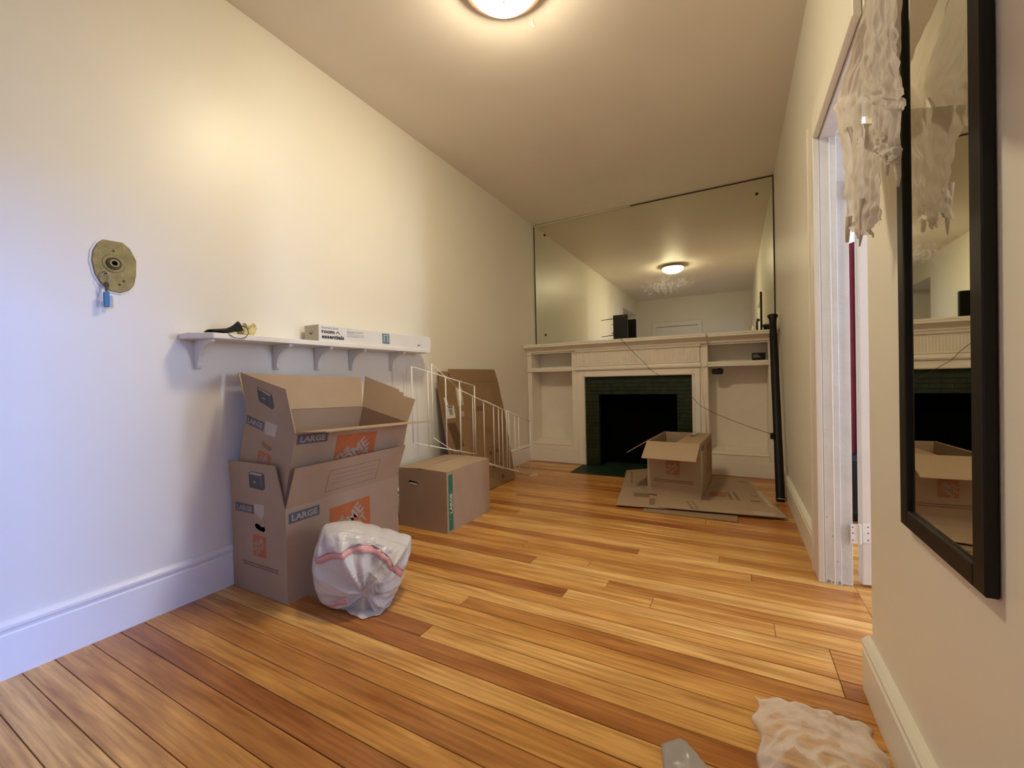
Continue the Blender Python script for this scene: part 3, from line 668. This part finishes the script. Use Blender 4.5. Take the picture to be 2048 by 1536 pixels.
# closed box further back
W3, L3, H3 = .398, .512, .388
b3 = thing('moving_box', (-2.003, 2.096, 0), 'closed brown box with green printed stripe on the floor', 'box', None)
P = carton_box(b3, L3, W3, H3)
def top_sheet(x0, x1, y0, y1, bulge, sgn):
    def fn(u, v):
        x = x0+(x1-x0)*u; y = y0+(y1-y0)*v
        e = (u if sgn > 0 else 1-u)
        return (x, y, H3+.001+bulge*e*math.sin(math.pi*min(1, max(0, v)))*.6+bulge*.4*e)
    return sheet(fn, 8, 8)
for x0, x1, s_g, bl in ((0, W3*.50, 1, .020), (W3*.505, W3, -1, .014)):
    vs, fs = top_sheet(x0, x1, .002, L3-.002, bl, s_g); o = mk('flap', vs, fs, 'cardboard', b3); o.modifiers.new('s', 'SOLIDIFY').thickness = T
Fn = Face((0, 0, 0), (1, 0, 0), (0, 0, 1)); Ff = Face((W3, 0, 0), (0, 1, 0), (0, 0, 1))
Fn.poly('hand_hole', 'soot', P['near'], [(.088, .300), (.095, .312), (.160, .304), (.168, .292), (.160, .284), (.095, .291)], .0009)
Fn.poly('hole_paper', 'paper_white', P['near'], [(.092, .293), (.100, .301), (.158, .297), (.164, .290), (.158, .285), (.096, .290)], .0015)
Ff.rect('printed_stripe', 'print_green', P['front'], .018, .012, .062, .366); 
vs, fs, wd = text_geo('LARGE', .02)
Ff.text('printed_lettering', 'paper_white', P['front'], 'LARGE', .054, .120, .026, .125, .02, .0014, math.pi/2)

# folded-flat big carton leaning on the left wall
lb = (-1.90, 3.1, 0)
lc = thing('folded_carton', lb, 'tall folded flat brown carton leaning against the left wall', 'carton')
LU = V((0, 1, 0)); LV = V((-.236, 0, 1)).normalized(); LN = LU.cross(LV)       # LN faces the room
LO = V((-1.897, 0, 0))
def lp3(y, s, n=0): return LO+LU*y+LV*s+LN*n-V(lb)
k = 1.0275
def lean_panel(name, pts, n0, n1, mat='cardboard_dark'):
    return MB().prism([lp3(y, z*k, n0) for y, z in pts], LN*(n1-n0)).build(name, mat, lc, bevel=.0)
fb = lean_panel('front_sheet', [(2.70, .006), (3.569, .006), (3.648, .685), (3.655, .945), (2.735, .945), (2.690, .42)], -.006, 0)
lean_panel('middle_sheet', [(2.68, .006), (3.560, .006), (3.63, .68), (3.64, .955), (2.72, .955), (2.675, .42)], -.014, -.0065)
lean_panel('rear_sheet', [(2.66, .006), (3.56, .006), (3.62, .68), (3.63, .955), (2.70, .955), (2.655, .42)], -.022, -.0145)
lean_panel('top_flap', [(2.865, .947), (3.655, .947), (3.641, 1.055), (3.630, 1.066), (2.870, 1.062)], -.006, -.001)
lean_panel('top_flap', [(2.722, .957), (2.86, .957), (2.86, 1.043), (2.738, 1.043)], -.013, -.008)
FL = Face(lp3(0, 0, 0), LU, LV)
def lq(name, mat, pts, e=.0009, par=fb): FL.poly(name, mat, par, [(y, z*k) for y, z in pts], e)
lq('barcode_label', 'paper_white', [(2.722, .752), (2.833, .756), (2.823, .655), (2.712, .656)])
lq('barcode', 'ink_grey', [(2.755, .735), (2.80, .736), (2.795, .68), (2.752, .68)], .0015)
lq('barcode', 'ink', [(2.75, .748), (2.815, .75), (2.812, .741), (2.75, .74)], .0015)
lq('paper_strip', 'paper_white', [(2.718, .824), (2.754, .822), (2.762, .76), (2.726, .758)])
lq('tape_strip', 'tape', [(2.908, .906), (3.004, .905), (2.978, .748), (2.890, .745)])
lq('tape_strip', 'paper_white', [(2.925, .895), (2.985, .893), (2.965, .79), (2.91, .79)], .0014)
lq('paper_square', 'tape', [(2.895, .700), (2.955, .70), (2.95, .655), (2.89, .655)])
lq('dark_print', 'print_brown', [(2.70, .62), (2.80, .62), (2.86, .42), (2.74, .40)])
FL.text('printed_lettering', 'print_brown', fb, 'HUND', 3.10, .70, .045, .17, .02)
for (a, z) in ((3.18, .26), (3.30, .26), (3.18, .14), (3.30, .14), (3.30, .02)):
    for q in (((0, 0), (.10, .004)), ((0, .096), (.10, .1)), ((0, .004), (.004, .096)), ((.096, .004), (.1, .096))): FL.rect('printed_frame', 'print_brown', fb, a+q[0][0], z+q[0][1], a+q[1][0], z+q[1][1])
    FL.poly('printed_sign', 'print_brown', fb, [(a+.03, z+.03), (a+.07, z+.03), (a+.075, z+.055), (a+.05, z+.08), (a+.025, z+.055)])

# white wire rack, folded, one end on the floor and the other raised
wb = (-1.80, 3.715, 0)
wr = thing('wire_rack', wb, 'white wire rack with thin upright bars standing before the leaning carton', 'rack')
VT = {}
def vert(n, x, y, zb, top=None): VT[n] = (V((x, y, zb)), V((x, y, zb+.53 if top is None else top)))
for n, x, y, z in (('a1', -1.983, 2.227, .536), ('a2', -1.932, 2.335, .505), ('a3', -1.874, 2.465, .466), ('a4', -1.832, 2.580, .424), ('a5', -1.783, 2.708, .388),
                   ('b1', -1.919, 2.365, .555), ('b2', -1.955, 2.76, .355), ('c1', -1.930, 2.90, .300), ('c2', -1.905, 3.03, .260), ('c3', -1.880, 3.150, .212), ('c4', -1.862, 3.205, .180), ('c5', -1.850, 3.250, .162),
                   ('d1', -1.846, 3.320, .148), ('d2', -1.840, 3.352, .130), ('d3', -1.830, 3.448, .102), ('d4', -1.817, 3.500, .078), ('d5', -1.799, 3.715, .012)): vert(n, x, y, z)
wr_r = .0042
for n, (p, q) in VT.items():
    r_ = wr_r if n[0] != 'a' else .0046
    if n in ('a2', 'b1'): r_ = .0040
    MB(wb).tube([p, q], r_, 6).build('wire_bar', 'wire_white', wr, smooth=True)
for a, b_ in (('a1', 'a5'), ('b1', 'b2'), ('b2', 'c5'), ('c2', 'd4'), ('d1', 'd5')):
    for i in (0, 1):
        p, q = VT[a][i], VT[b_][i]; MB(wb).tube([p, q], .0034 if a in ('b1', 'c2') else .0042, 6).build('wire_rail', 'wire_white', wr, smooth=True)
p = VT['d5'][0]
MB(wb).tube([p+V((.0, -.02, 0)), p+V((.01, .03, -.001)), p+V((.03, .055, -.004)), p+V((.05, .04, -.007)), p+V((.03, .0, -.008)), p+V((.0, -.03, -.004))], .0032, 6).build('foot_loop', 'wire_white', wr, smooth=True)

# ---- flattened cartons on the floor and the small open box on them
def flat_sheet(name, pts, z0, z1, label, mat='cardboard', marks=(), tilt=None):
    b_ = (sum(p[0] for p in pts)/len(pts), sum(p[1] for p in pts)/len(pts), z0)
    r_ = thing(name, b_, label, 'cardboard', 'flattened cartons before the fireplace')
    s = MB(b_).prism([(x, y, z0) for x, y in pts], (0, 0, z1-z0)).build('sheet', mat, r_, bevel=.0008)
    Fs = Face(V((0, 0, z1))-V(b_), (1, 0, 0), (0, 1, 0))
    for i, (nm, mt, q) in enumerate(marks): Fs.poly(nm, mt, s, q, .0001+.00005*i)
    return r_
flat_sheet('flattened_carton', [(-.60, 3.035), (-.002, 3.060), (.0, 3.50), (.02, 3.9), (-.60, 3.9)], .001, .007, 'flattened carton at the bottom of the stack, its thin edge sticking out in front', 'cardboard_edge')
flat_sheet('flattened_carton', [(-.17, 3.55), (.14, 3.80), (.150, 3.905), (.070, 4.33), (-.20, 4.33)], .0075, .0130, 'flattened carton at the back of the stack, beside the mantel plinth', 'cardboard', [('printed_mark', 'print_mid', [(.0, 4.16), (.07, 4.16), (.07, 4.19), (.0, 4.19)])])
flat_sheet('flattened_carton', [(-.795, 3.065), (-.47, 3.115), (-.30, 3.2), (-.30, 4.20), (-.80, 4.40), (-.985, 4.24), (-.87, 3.57)], .0135, .0195, 'flattened carton on the left of the stack, partly over the green hearth', 'cardboard',
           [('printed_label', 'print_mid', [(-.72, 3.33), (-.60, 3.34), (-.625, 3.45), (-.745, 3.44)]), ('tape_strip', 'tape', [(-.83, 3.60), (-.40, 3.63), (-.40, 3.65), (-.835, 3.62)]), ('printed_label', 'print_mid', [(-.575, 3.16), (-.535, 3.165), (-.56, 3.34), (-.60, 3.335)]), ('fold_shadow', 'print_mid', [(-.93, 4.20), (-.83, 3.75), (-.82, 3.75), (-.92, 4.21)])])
flat_sheet('flattened_carton', [(-.495, 3.112), (.285, 3.205), (.215, 3.55), (.135, 3.905), (-.065, 3.875), (-.30, 3.84), (-.560, 3.415)], .020, .0265, 'flattened carton on top of the stack, reaching right to the black pole', 'cardboard',
           [('printed_label', 'print_mid', [(-.285, 3.15), (-.235, 3.155), (-.29, 3.34), (-.34, 3.335)]), ('printed_label', 'cardboard', [(-.275, 3.17), (-.25, 3.172), (-.297, 3.325), (-.325, 3.322)]),
            ('tape_strip', 'tape', [(.10, 3.20), (.27, 3.22), (.255, 3.28), (.09, 3.26)]), ('tape_strip', 'tape', [(.16, 3.86), (.20, 3.58), (.225, 3.40), (.20, 3.40), (.165, 3.60), (.125, 3.86)]),
            ('orange_print', 'print_faded', [(-.20, 3.55), (-.07, 3.55), (-.08, 3.70), (-.19, 3.70)]), ('printed_mark', 'print_mid', [(-.05, 3.50), (-.03, 3.50), (-.06, 3.72), (-.08, 3.72)]), ('printed_mark', 'print_mid', [(.0, 3.50), (.02, 3.50), (-.02, 3.74), (-.04, 3.74)]), ('printed_mark', 'print_mid', [(.085, 3.50), (.15, 3.51), (.14, 3.55), (.08, 3.54)]), ('printed_mark', 'print_mid', [(.09, 3.66), (.14, 3.665), (.13, 3.69), (.085, 3.685)])])
W4, L4, H4 = .390, .655, .418
b4 = thing('moving_box', (-.630, 3.425, .0272), 'open brown box with one flap hanging down, on flattened cartons by the hearth', 'box')
b4.rotation_euler = (0, 0, math.radians(-4.0))
P = carton_box(b4, L4, W4, H4, 'cardboard')
Fn = Face((0, 0, 0), (1, 0, 0), (0, 0, 1)); Ff = Face((W4, 0, 0), (0, 1, 0), (0, 0, 1))
orange_logo(Fn, P['near'], .145, .170, .098, .120, 'print_faded')
for i in range(2): Fn.rect('printed_line', 'print_mid', P['near'], .045, .122-.014*i, .340, .130-.014*i)
Fn.poly('hand_hole', 'print_dark', P['near'], [(.145, .300), (.215, .298), (.215, .312), (.145, .314)], .0009)
Ff.rect('printed_label', 'print_mid', P['front'], .03, .355, .20, .395); orange_logo(Ff, P['front'], .36, .12, .22, .25, 'print_faded')
Ff.rect('tape_strip', 'tape', P['front'], .012, .02, .10, .40)
flap(b4, (.001, 0, H4), (W4-.001, 0, H4), (0, -.175, -.105), -.0, .004)
flap(b4, (0, L4-.004, H4), (0, .004, H4), (-.165, 0, -.105), 0, 0)
flap(b4, (W4, .004, H4+.002), (W4, L4-.004, H4+.002), (-.185, 0, -.012), .0, .0, 'cardboard')
flap(b4, (W4-.002, L4, H4), (.002, L4, H4), (.0, .04, -.17), .0, .0)
MB().box(.235, .285, .47, .655, H4+.0015, H4+.0025).build('tape_strip', 'tape', b4)

# ================================================================== WHITE TRASH BAG
bc = V((-1.462, 1.345, .165)); br = V((.672, .741, 0)); bf = V((-.741, .672, 0))
sil = [(650, 1050), (680, 1044), (730, 1050), (765, 1060), (800, 1068), (822, 1073), (822, 1098), (812, 1122), (800, 1160), (776, 1203), (752, 1229), (733, 1226), (690, 1214), (662, 1206), (640, 1199), (632, 1180), (626, 1150), (626, 1115), (637, 1080), (645, 1055)]
C0 = V((0, 0, HC))
def bag_plane(px, py):
    d = r2*((px-1024)/834.576)+u2*(-(py-768)/834.576)+fwd
    t = (bc-C0).dot(bf)/d.dot(bf); p = C0+d*t
    return ((p-bc).dot(br), p.z-bc.z)
pol = [(math.atan2(z, a), math.hypot(a, z)) for a, z in (bag_plane(*p) for p in sil)]
pol.sort()
def rad(th):
    n = len(pol)
    for i in range(n):
        t0, r0 = pol[i]; t1, r1 = pol[(i+1) % n]
        if t1 < t0: t1 += 2*math.pi
        x = th if th >= t0 else th+2*math.pi
        if t0 <= x <= t1: return r0+(r1-r0)*(x-t0)/max(1e-6, t1-t0)
    return pol[0][1]
bag = thing('trash_bag', (bc.x, bc.y, 0), 'half full white trash bag with pink drawstring leaning on the moving box', 'bag')
NT, NP = 220, 84; vs = []; fs = []
def bag_pt(th, ph):
    """ph from -pi/2 (towards the camera) to pi/2 (towards the box)"""
    r_ = rad(th); cp, sp = math.cos(ph), math.sin(ph)
    a, z = r_*cp*math.cos(th), r_*cp*math.sin(th)
    d = .175*sp*(1 if ph < 0 else .75)
    # knotted centre low on the front with folds radiating from it
    kx, kz = a-(-.03), z-(-.085)
    ang = math.atan2(kz, kx); dist = math.hypot(kx, kz)
    c1, s1 = math.cos(ang), math.sin(ang)
    fold = (.036*(.5-abs(math.sin(ang*3.5+1.4*noise.noise(V((c1*1.5, s1*1.5, dist*4+3))))))+.018*(.5-abs(math.sin(ang*8+1.5*noise.noise(V((c1*2, s1*2, dist*5+9)))))))*min(1, dist/.05)
    wr_ = .018*noise.noise(V((a*9, z*9, d*9)))-.014*abs(noise.noise(V((a*15+z*7, z*11, d*12+5))))
    dd = (fold+wr_)*(abs(sp)**.6)
    if ph < 0: d -= dd
    else: d += wr_*.5
    if ph < 0: d += .03*math.exp(-(dist/.05)**2)
    p = bc+br*a+bf*d+V((0, 0, z))
    if p.z < .004:                       # the lower lip spreads forward on the floor
        p += -bf*min(.12, (.004-p.z)*2.0); p.z = .004+.002*noise.noise(V((a*30, d*30, 1)))
    if p.x < -1.725: p.x = -1.725
    return p
for i in range(NP+1):
    ph = -math.pi/2+math.pi*i/NP
    for j_ in range(NT): vs.append(bag_pt(-math.pi+2*math.pi*j_/NT, ph)-V((bc.x, bc.y, 0)))
for i in range(NP):
    for j_ in range(NT): fs.append((i*NT+j_, i*NT+(j_+1) % NT, (i+1)*NT+(j_+1) % NT, (i+1)*NT+j_))
mk('bag_skin', vs, fs, 'bag_film', bag, True)
def bag_front(a, z, lift=.004):
    """point on the camera side of the bag for plane coordinates (a, z)"""
    th = math.atan2(z, a); q = min(.985, math.hypot(a, z)/rad(th)); ph = -math.acos(q)
    return bag_pt(th, ph)-bf*lift
def ribbon(name, pxs, wid):
    P_ = [bag_plane(*p) for p in pxs]; fine = []
    for i in range(len(P_)-1):
        for q in range(6): t = q/6; fine.append((P_[i][0]*(1-t)+P_[i+1][0]*t, P_[i][1]*(1-t)+P_[i+1][1]*t))
    fine.append(P_[-1]); vs = []; fs = []
    for i, (a, z) in enumerate(fine):
        a2, z2 = fine[min(i+1, len(fine)-1)]; a1, z1 = fine[max(i-1, 0)]; t = V((a2-a1, z2-z1)).normalized(); n = V((-t.y, t.x))
        ww = wid*(.8+.4*noise.noise(V((a*12, z*12, 0))))
        for s_g in (-.5, 0, .5): vs.append(bag_front(a+n.x*ww*s_g, z+n.y*ww*s_g, .0075)-V((bc.x, bc.y, 0)))
    for i in range(len(fine)-1):
        for q in range(2): fs.append((i*3+q, i*3+q+1, (i+1)*3+q+1, (i+1)*3+q))
    o = mk(name, vs, fs, 'pink_tape', bag, True); o.modifiers.new('s', 'SOLIDIFY').thickness = .0008
ribbon('drawstring', [(632, 1110), (655, 1096), (690, 1082), (715, 1073), (745, 1077), (770, 1090), (787, 1112), (803, 1134)], .034)
ribbon('drawstring', [(662, 1190), (680, 1180), (697, 1172)], .030)
# gathered rim of the bag above the drawstring
low = [(634, 1104), (655, 1090), (690, 1077), (716, 1068), (745, 1072), (770, 1085), (788, 1106), (806, 1128)]
upp = [(641, 1066), (655, 1054), (684, 1049), (724, 1054), (758, 1063), (792, 1071), (814, 1078), (815, 1100)]
def rimfn(u, v):
    n = len(low)-1; i = min(int(u*n), n-1); t = u*n-i
    x_ = (low[i][0]*(1-t)+low[i+1][0]*t)*(1-v)+(upp[i][0]*(1-t)+upp[i+1][0]*t)*v
    y_ = (low[i][1]*(1-t)+low[i+1][1]*t)*(1-v)+(upp[i][1]*(1-t)+upp[i+1][1]*t)*v
    q = bag_front(*bag_plane(x_, y_), .012+.010*math.sin(u*38+2*math.sin(u*9))*(.25+.75*math.sin(math.pi*v))+.006*noise.noise(V((u*14, v*3, 2))))
    return q-V((bc.x, bc.y, 0))
vs, fs = sheet(rimfn, 90, 12)
o = mk('bag_rim', vs, fs, 'bag_film', bag, True); o.modifiers.new('s', 'SOLIDIFY').thickness = .0006
# clear corner of film on the floor at the bag's left
vs, fs = sheet(lambda u, v: (-1.715+.10*u-bc.x+.012*math.sin(7*v), 1.205+.075*v-bc.y+.02*u, .004+.030*math.sin(math.pi*v)*(1-.5*u)+.008*noise.noise(V((u*6, v*6, 2)))), 12, 10)
mk('loose_film', vs, fs, 'clear_film', bag, True)

# clear plastic wrapping on the floor by the near wall
pcx, pcy = .17, 1.20
def wrapfn(u, v):
    x = .035+.275*u; y = .95+.47*v
    edge = math.sin(math.pi*min(1, max(0, u)))**.5*math.sin(math.pi*min(1, max(0, v)))**.4
    x += .018*noise.noise(V((v*7, u*3, 4)))*(1-.0); y += .022*noise.noise(V((u*7, v*3, 14)))
    rg = lambda k_, q: 1-2*abs(noise.noise(V((u*k_+q, v*k_*1.3, q))))
    z = .004+edge*(.034+.024*rg(2.2, 20)+.014*rg(5, 31)+.005*rg(11, 7))
    return (min(x, XR-.026)-pcx, y-pcy, max(.003, z))
vs, fs = sheet(wrapfn, 46, 60)
pw = tag(mk('plastic_wrap', vs, fs, 'clear_film', None, True), 'crumpled clear plastic wrapping on the floor against the near wall', 'plastic'); pw.location = (pcx, pcy, 0)
pw.modifiers.new('s', 'SOLIDIFY').thickness = .0006
def scrap(u, v):
    return (-.165+.12*u-.02*v+.072, 1.03+.12*v*(1-.7*abs(u-.35))-1.08, .003+.018*v*(1-abs(2*u-1))+.006*abs(noise.noise(V((u*5, v*5, 7)))))
vs, fs = sheet(scrap, 14, 12)
sp_ = tag(mk('plastic_scrap', vs, fs, 'grey_sheet', None, True), 'grey torn plastic scrap on the floorboards at the bottom edge', 'plastic'); sp_.location = (-.072, 1.08, 0)
sp_.modifiers.new('s', 'SOLIDIFY').thickness = .0006

# ================================================================== NEAR RIGHT WALL: tall mirror and hanging gauze
ny0, ny1, nz0, nz1 = .889, 1.257, .614, 1.87
nb = (XR, 1.0, nz0)
nm = thing('tall_mirror', nb, 'tall narrow wall mirror with flat black frame', 'mirror')
fw = .038; fd = .018
for a, b_, c0, c1 in ((ny0, ny0+fw, nz0, nz1), (ny1-fw, ny1, nz0, nz1), (ny0+fw+.0005, ny1-fw-.0005, nz0, nz0+fw), (ny0+fw+.0005, ny1-fw-.0005, nz1-fw, nz1)):
    MB(nb).box(XR-fd, XR-.001, a, b_, c0, c1).build('frame_bar', 'black_frame', nm, bevel=.002)
MB(nb).box(XR-.010, XR-.006, ny0+fw+.001, ny1-fw-.001, nz0+fw+.001, nz1-fw-.001).build('glass', 'mirror_glass', nm)

gb = (.27, 1.22, 1.80)
gz = thing('hanging_gauze', gb, 'torn white gauze hanging from the top of the tall mirror', 'cloth')
def gauze(name, left, right, nu=30, nv=60, xoff=0.0, amp=.02, seed=0, strands=None):
    """left/right: outlines (y, z) from top to bottom; folds run down the cloth"""
    def at(L, v):
        n = len(L)-1; i = min(int(v*n), n-1); t = v*n-i
        return (L[i][0]*(1-t)+L[i+1][0]*t, L[i][1]*(1-t)+L[i+1][1]*t)
    vs = []; fs = []
    for i in range(nu+1):
        for j_ in range(nv+1):
            u, v = i/nu, j_/nv; a, b_ = at(left, v), at(right, v)
            y = a[0]*(1-u)+b_[0]*u; z = a[1]*(1-u)+b_[1]*u
            x = .265+xoff+amp*math.sin(u*17+seed+2*noise.noise(V((u*3, v*2, seed))))*(.35+.65*v)+.007*noise.noise(V((u*9, v*9, seed+3)))+.004*noise.noise(V((u*26, v*12, seed+5)))+.0045*noise.noise(V((u*55, v*5, seed+6)))
            y += .012*noise.noise(V((u*6, v*5, seed+8)))*v
            vs.append(V((x, y, z))-V(gb))
    for i in range(nu):
        for j_ in range(nv):
            u, v = (i+.5)/nu, (j_+.5)/nv
            if strands and v > strands:
                cut = noise.noise(V((u*9, v*2.2, seed+20)))
                if cut > .55-(v-strands)/(1-strands)*.75: continue
            fs.append((i*(nv+1)+j_, (i+1)*(nv+1)+j_, (i+1)*(nv+1)+j_+1, i*(nv+1)+j_+1))
    return mk(name, vs, fs, 'gauze', gz, True)
# y grows away from the camera (left in the picture)
gauze('gauze_layer', [(1.189, 1.80), (1.26, 1.76), (1.347, 1.748), (1.482, 1.739), (1.503, 1.709), (1.447, 1.59)], [(.989, 1.70), (.99, 1.60), (.992, 1.53), (.994, 1.454), (.996, 1.41), (1.0, 1.368)], 110, 50, .000, .013, 2, .80)
gauze('gauze_tail', [(1.49, 1.66), (1.469, 1.592), (1.439, 1.497), (1.42, 1.422), (1.401, 1.363), (1.332, 1.29)], [(1.121, 1.466), (1.144, 1.425), (1.174, 1.386), (1.187, 1.337), (1.197, 1.296), (1.211, 1.252)], 90, 60, .010, .012, 4, .55)
gauze('gauze_shred', [(1.127, 1.52), (1.122, 1.448), (1.109, 1.416), (1.078, 1.387)], [(.979, 1.45), (.983, 1.36), (.988, 1.341), (.994, 1.33)], 50, 30, -.006, .010, 9, .45)
gauze('gauze_fold', [(1.030, 1.70), (1.053, 1.623), (1.065, 1.583), (1.107, 1.566), (1.087, 1.523), (1.07, 1.495)], [(.884, 1.60), (.885, 1.51), (.882, 1.469), (.87, 1.422), (.861, 1.382), (.853, 1.358)], 50, 40, -.030, .005, 6)
for (y0, z0, pts) in ((1.055, 1.40, [(1.06, 1.38), (1.055, 1.355), (1.05, 1.335)]), (1.0, 1.36, [(1.0, 1.34), (.995, 1.31), (.99, 1.29)]), (1.24, 1.36, [(1.245, 1.32), (1.25, 1.28), (1.255, 1.255)]), (1.36, 1.36, [(1.375, 1.33), (1.385, 1.30)])):
    P_ = [(.262, y0, z0)]+[(.262+.004*math.sin(i*3), y, z) for i, (y, z) in enumerate(pts)]
    MB(gb).tube(P_, [.008, .006, .004, .0015][:len(P_)], 6).build('strand', 'gauze', gz, smooth=True)

# ================================================================== SMALL THINGS AROUND THE FIREPLACE
rb = (-1.07, 4.49, 1.3565)
ro = thing('router', rb, 'black wifi router standing on edge on the mantel', 'router')
MB(rb).box(-1.150, -1.000, 4.468, 4.506, 1.3568, 1.622).build('router_body', 'black_plastic', ro, bevel=.004)
MB(rb).box(-1.045, -1.022, 4.4672, 4.4679, 1.604, 1.608).build('logo', 'ink_grey', ro)
for z, dz in ((1.588, -.006), (1.412, -.012)):
    MB(rb).tube([(-1.151, 4.487, z), (-1.175, 4.487, z), (-1.285, 4.487, z+dz)], [.005, .0045, .003], 8).build('antenna', 'black_plastic', ro, smooth=True)
MB(rb).tube([(-1.151, 4.487, 1.435), (-1.166, 4.487, 1.434)], .006, 8).build('plug', 'black_plastic', ro)
pts = [(-1.075, 4.46, 1.362), (-1.045, 4.35, 1.3625), (-1.028, 4.312, 1.352), (-1.010, 4.300, 1.325), (-.90, 4.300, 1.20), (-.79, 4.305, 1.085), (-.75, 4.305, 1.03), (-.645, 4.30, .955), (-.50, 4.29, .855), (-.364, 4.29, .751), (-.300, 4.285, .675), (-.16, 4.25, .600), (-.01, 4.21, .540), (.145, 4.15, .487), (.235, 4.09, .462), (.281, 4.055, .458)]
tag(MB(pts[0]).tube(pts, .0024, 6).build('cable', 'cable_brown', None, True), 'thin dark cable sagging from the router to the black pole', 'cable').location = pts[0]
mbx = (.288, 4.6, 1.3565)
tag(MB(mbx).box(.272, .302, 4.60, 4.62, 1.3568, 1.418).build('trinket_box', 'black_plastic', None, bevel=.002), 'small dark square box on the right end of the mantel', 'box').location = mbx
nbx = (.19, 4.53, 1.0885)
nbo = thing('product_box', nbx, 'small black box with grey lettering in the upper right niche', 'box')
MB(nbx).box(.138, .246, 4.50, 4.565, 1.0885, 1.158).build('box_body', 'black_plastic', nbo, bevel=.0015)
for i, wl in enumerate((.038, .050, .062)): MB(nbx).box(.146, .146+wl, 4.4992, 4.4999, 1.137-.012*i, 1.143-.012*i).build('lettering', 'ink_grey', nbo)
adb = (-.155, 4.5, 1.03)
ada = thing('power_adapter', adb, 'black rounded adapter hanging under the right niche shelf', 'adapter')
MB(adb).prism([(-.205, 4.485, .980), (-.195, 4.485, .966), (-.170, 4.485, .968), (-.155, 4.485, .964), (-.135, 4.485, .968), (-.115, 4.485, .966), (-.104, 4.485, .980), (-.104, 4.485, 1.010), (-.115, 4.485, 1.022), (-.140, 4.485, 1.028), (-.155, 4.485, 1.020), (-.190, 4.485, 1.022), (-.204, 4.485, 1.012)], (0, .05, 0)).build('adapter_body', 'black_plastic', ada, bevel=.004)
MB(adb).box(-.175, -.150, 4.50, 4.52, 1.0225, 1.0395).build('clip', 'paper_white', ada)
pts = [(-.155, 4.50, .964), (-.152, 4.49, .80), (-.146, 4.48, .55), (-.130, 4.46, .36), (-.10, 4.455, .235)]
MB(adb).tube(pts, .0012, 5).build('cord', 'wire_white', ada, smooth=True)
pts = [(-.20, 4.424, 1.072), (-.25, 4.418, 1.055), (-.292, 4.415, 1.03), (-.300, 4.4175, .97), (-.302, 4.4175, .90), (-.290, 4.4205, .80), (-.275, 4.424, .70), (-.262, 4.424, .58), (-.258, 4.424, .40)]
tag(MB(pts[0]).tube(pts, .003, 6).build('white_cord', 'mantel_paint', None, True), 'thin white painted cord running down the right side of the fireplace casing', 'cord').location = pts[0]

# black pole leaning between baseboard and mantel
pb0 = V((.283, 3.690, .004)); pb1 = V((.293, 4.318, 1.470))
po = thing('black_pole', tuple(pb0), 'long black pole with flared cap leaning against the mantel and right wall', 'pole')
ax = (pb1-pb0).normalized()
autosmooth(MB(tuple(pb0)).tube([pb0+ax*.016, pb0+ax*1.42, pb0+ax*1.4205, pb1-ax*.075], [.030, .030, .027, .027], 20).build('tube', 'black_metal', po))
autosmooth(MB(tuple(pb0)).tube([pb1-ax*.0745, pb1-ax*.03, pb1-ax*.012, pb1-ax*.004, pb1], [.0275, .030, .040, .041, .036], 24).build('flared_cap', 'black_plastic', po))
MB(tuple(pb0)).tube([pb0+ax*.010, pb0+ax*.0155], .033, 20).build('end_ring', 'steel', po)
MB(tuple(pb0)).tube([pb0, pb0+ax*.0098], .029, 20).build('end_plug', 'black_plastic', po)
q = pb0+ax*.50
MB(tuple(pb0)).box(q.x-.052, q.x-.028, q.y-.06+.03, q.y-.005, q.z-.02, q.z+.028).build('clip', 'black_plastic', po, bevel=.003)
MB(tuple(pb0)).box(q.x-.0405, q.x-.030, q.y-.045, q.y-.015, q.z-.095, q.z-.035).build('tag', 'paper_white', po)

# ---- things glimpsed through the door gap
cb_ = (.78, 3.62, 1.15)
def drape(u, v): return (.60+.36*u-cb_[0], 3.60+.025*math.sin(u*22)-cb_[1], .006+1.87*(1-v)*(1-.10*max(0, .5-u))-cb_[2])
vs, fs = sheet(drape, 40, 10)
rc = tag(mk('red_curtain', vs, fs, 'red_fabric', None, True), 'dark red curtain seen through the gap of the open door', 'curtain'); rc.location = cb_
rc.modifiers.new('s', 'SOLIDIFY').thickness = .004
sb_ = (.80, 3.40, 0)
su = thing('suitcase', sb_, 'black suitcase under the red curtain beyond the open door', 'suitcase')
MB(sb_).box(.60, 1.0, 3.31, 3.49, .04, .43).build('shell', 'black_plastic', su, bevel=.03)
for x in (.66, .94): MB(sb_).lathe((x, 3.40, 0), [(.018, -.003), (.018, .0395)], 12).build('wheel', 'black_plastic', su)
MB(sb_).tube([(.72, 3.40, .4305), (.72, 3.40, .46), (.88, 3.40, .46), (.88, 3.40, .4305)], .01, 8).build('handle', 'black_plastic', su)
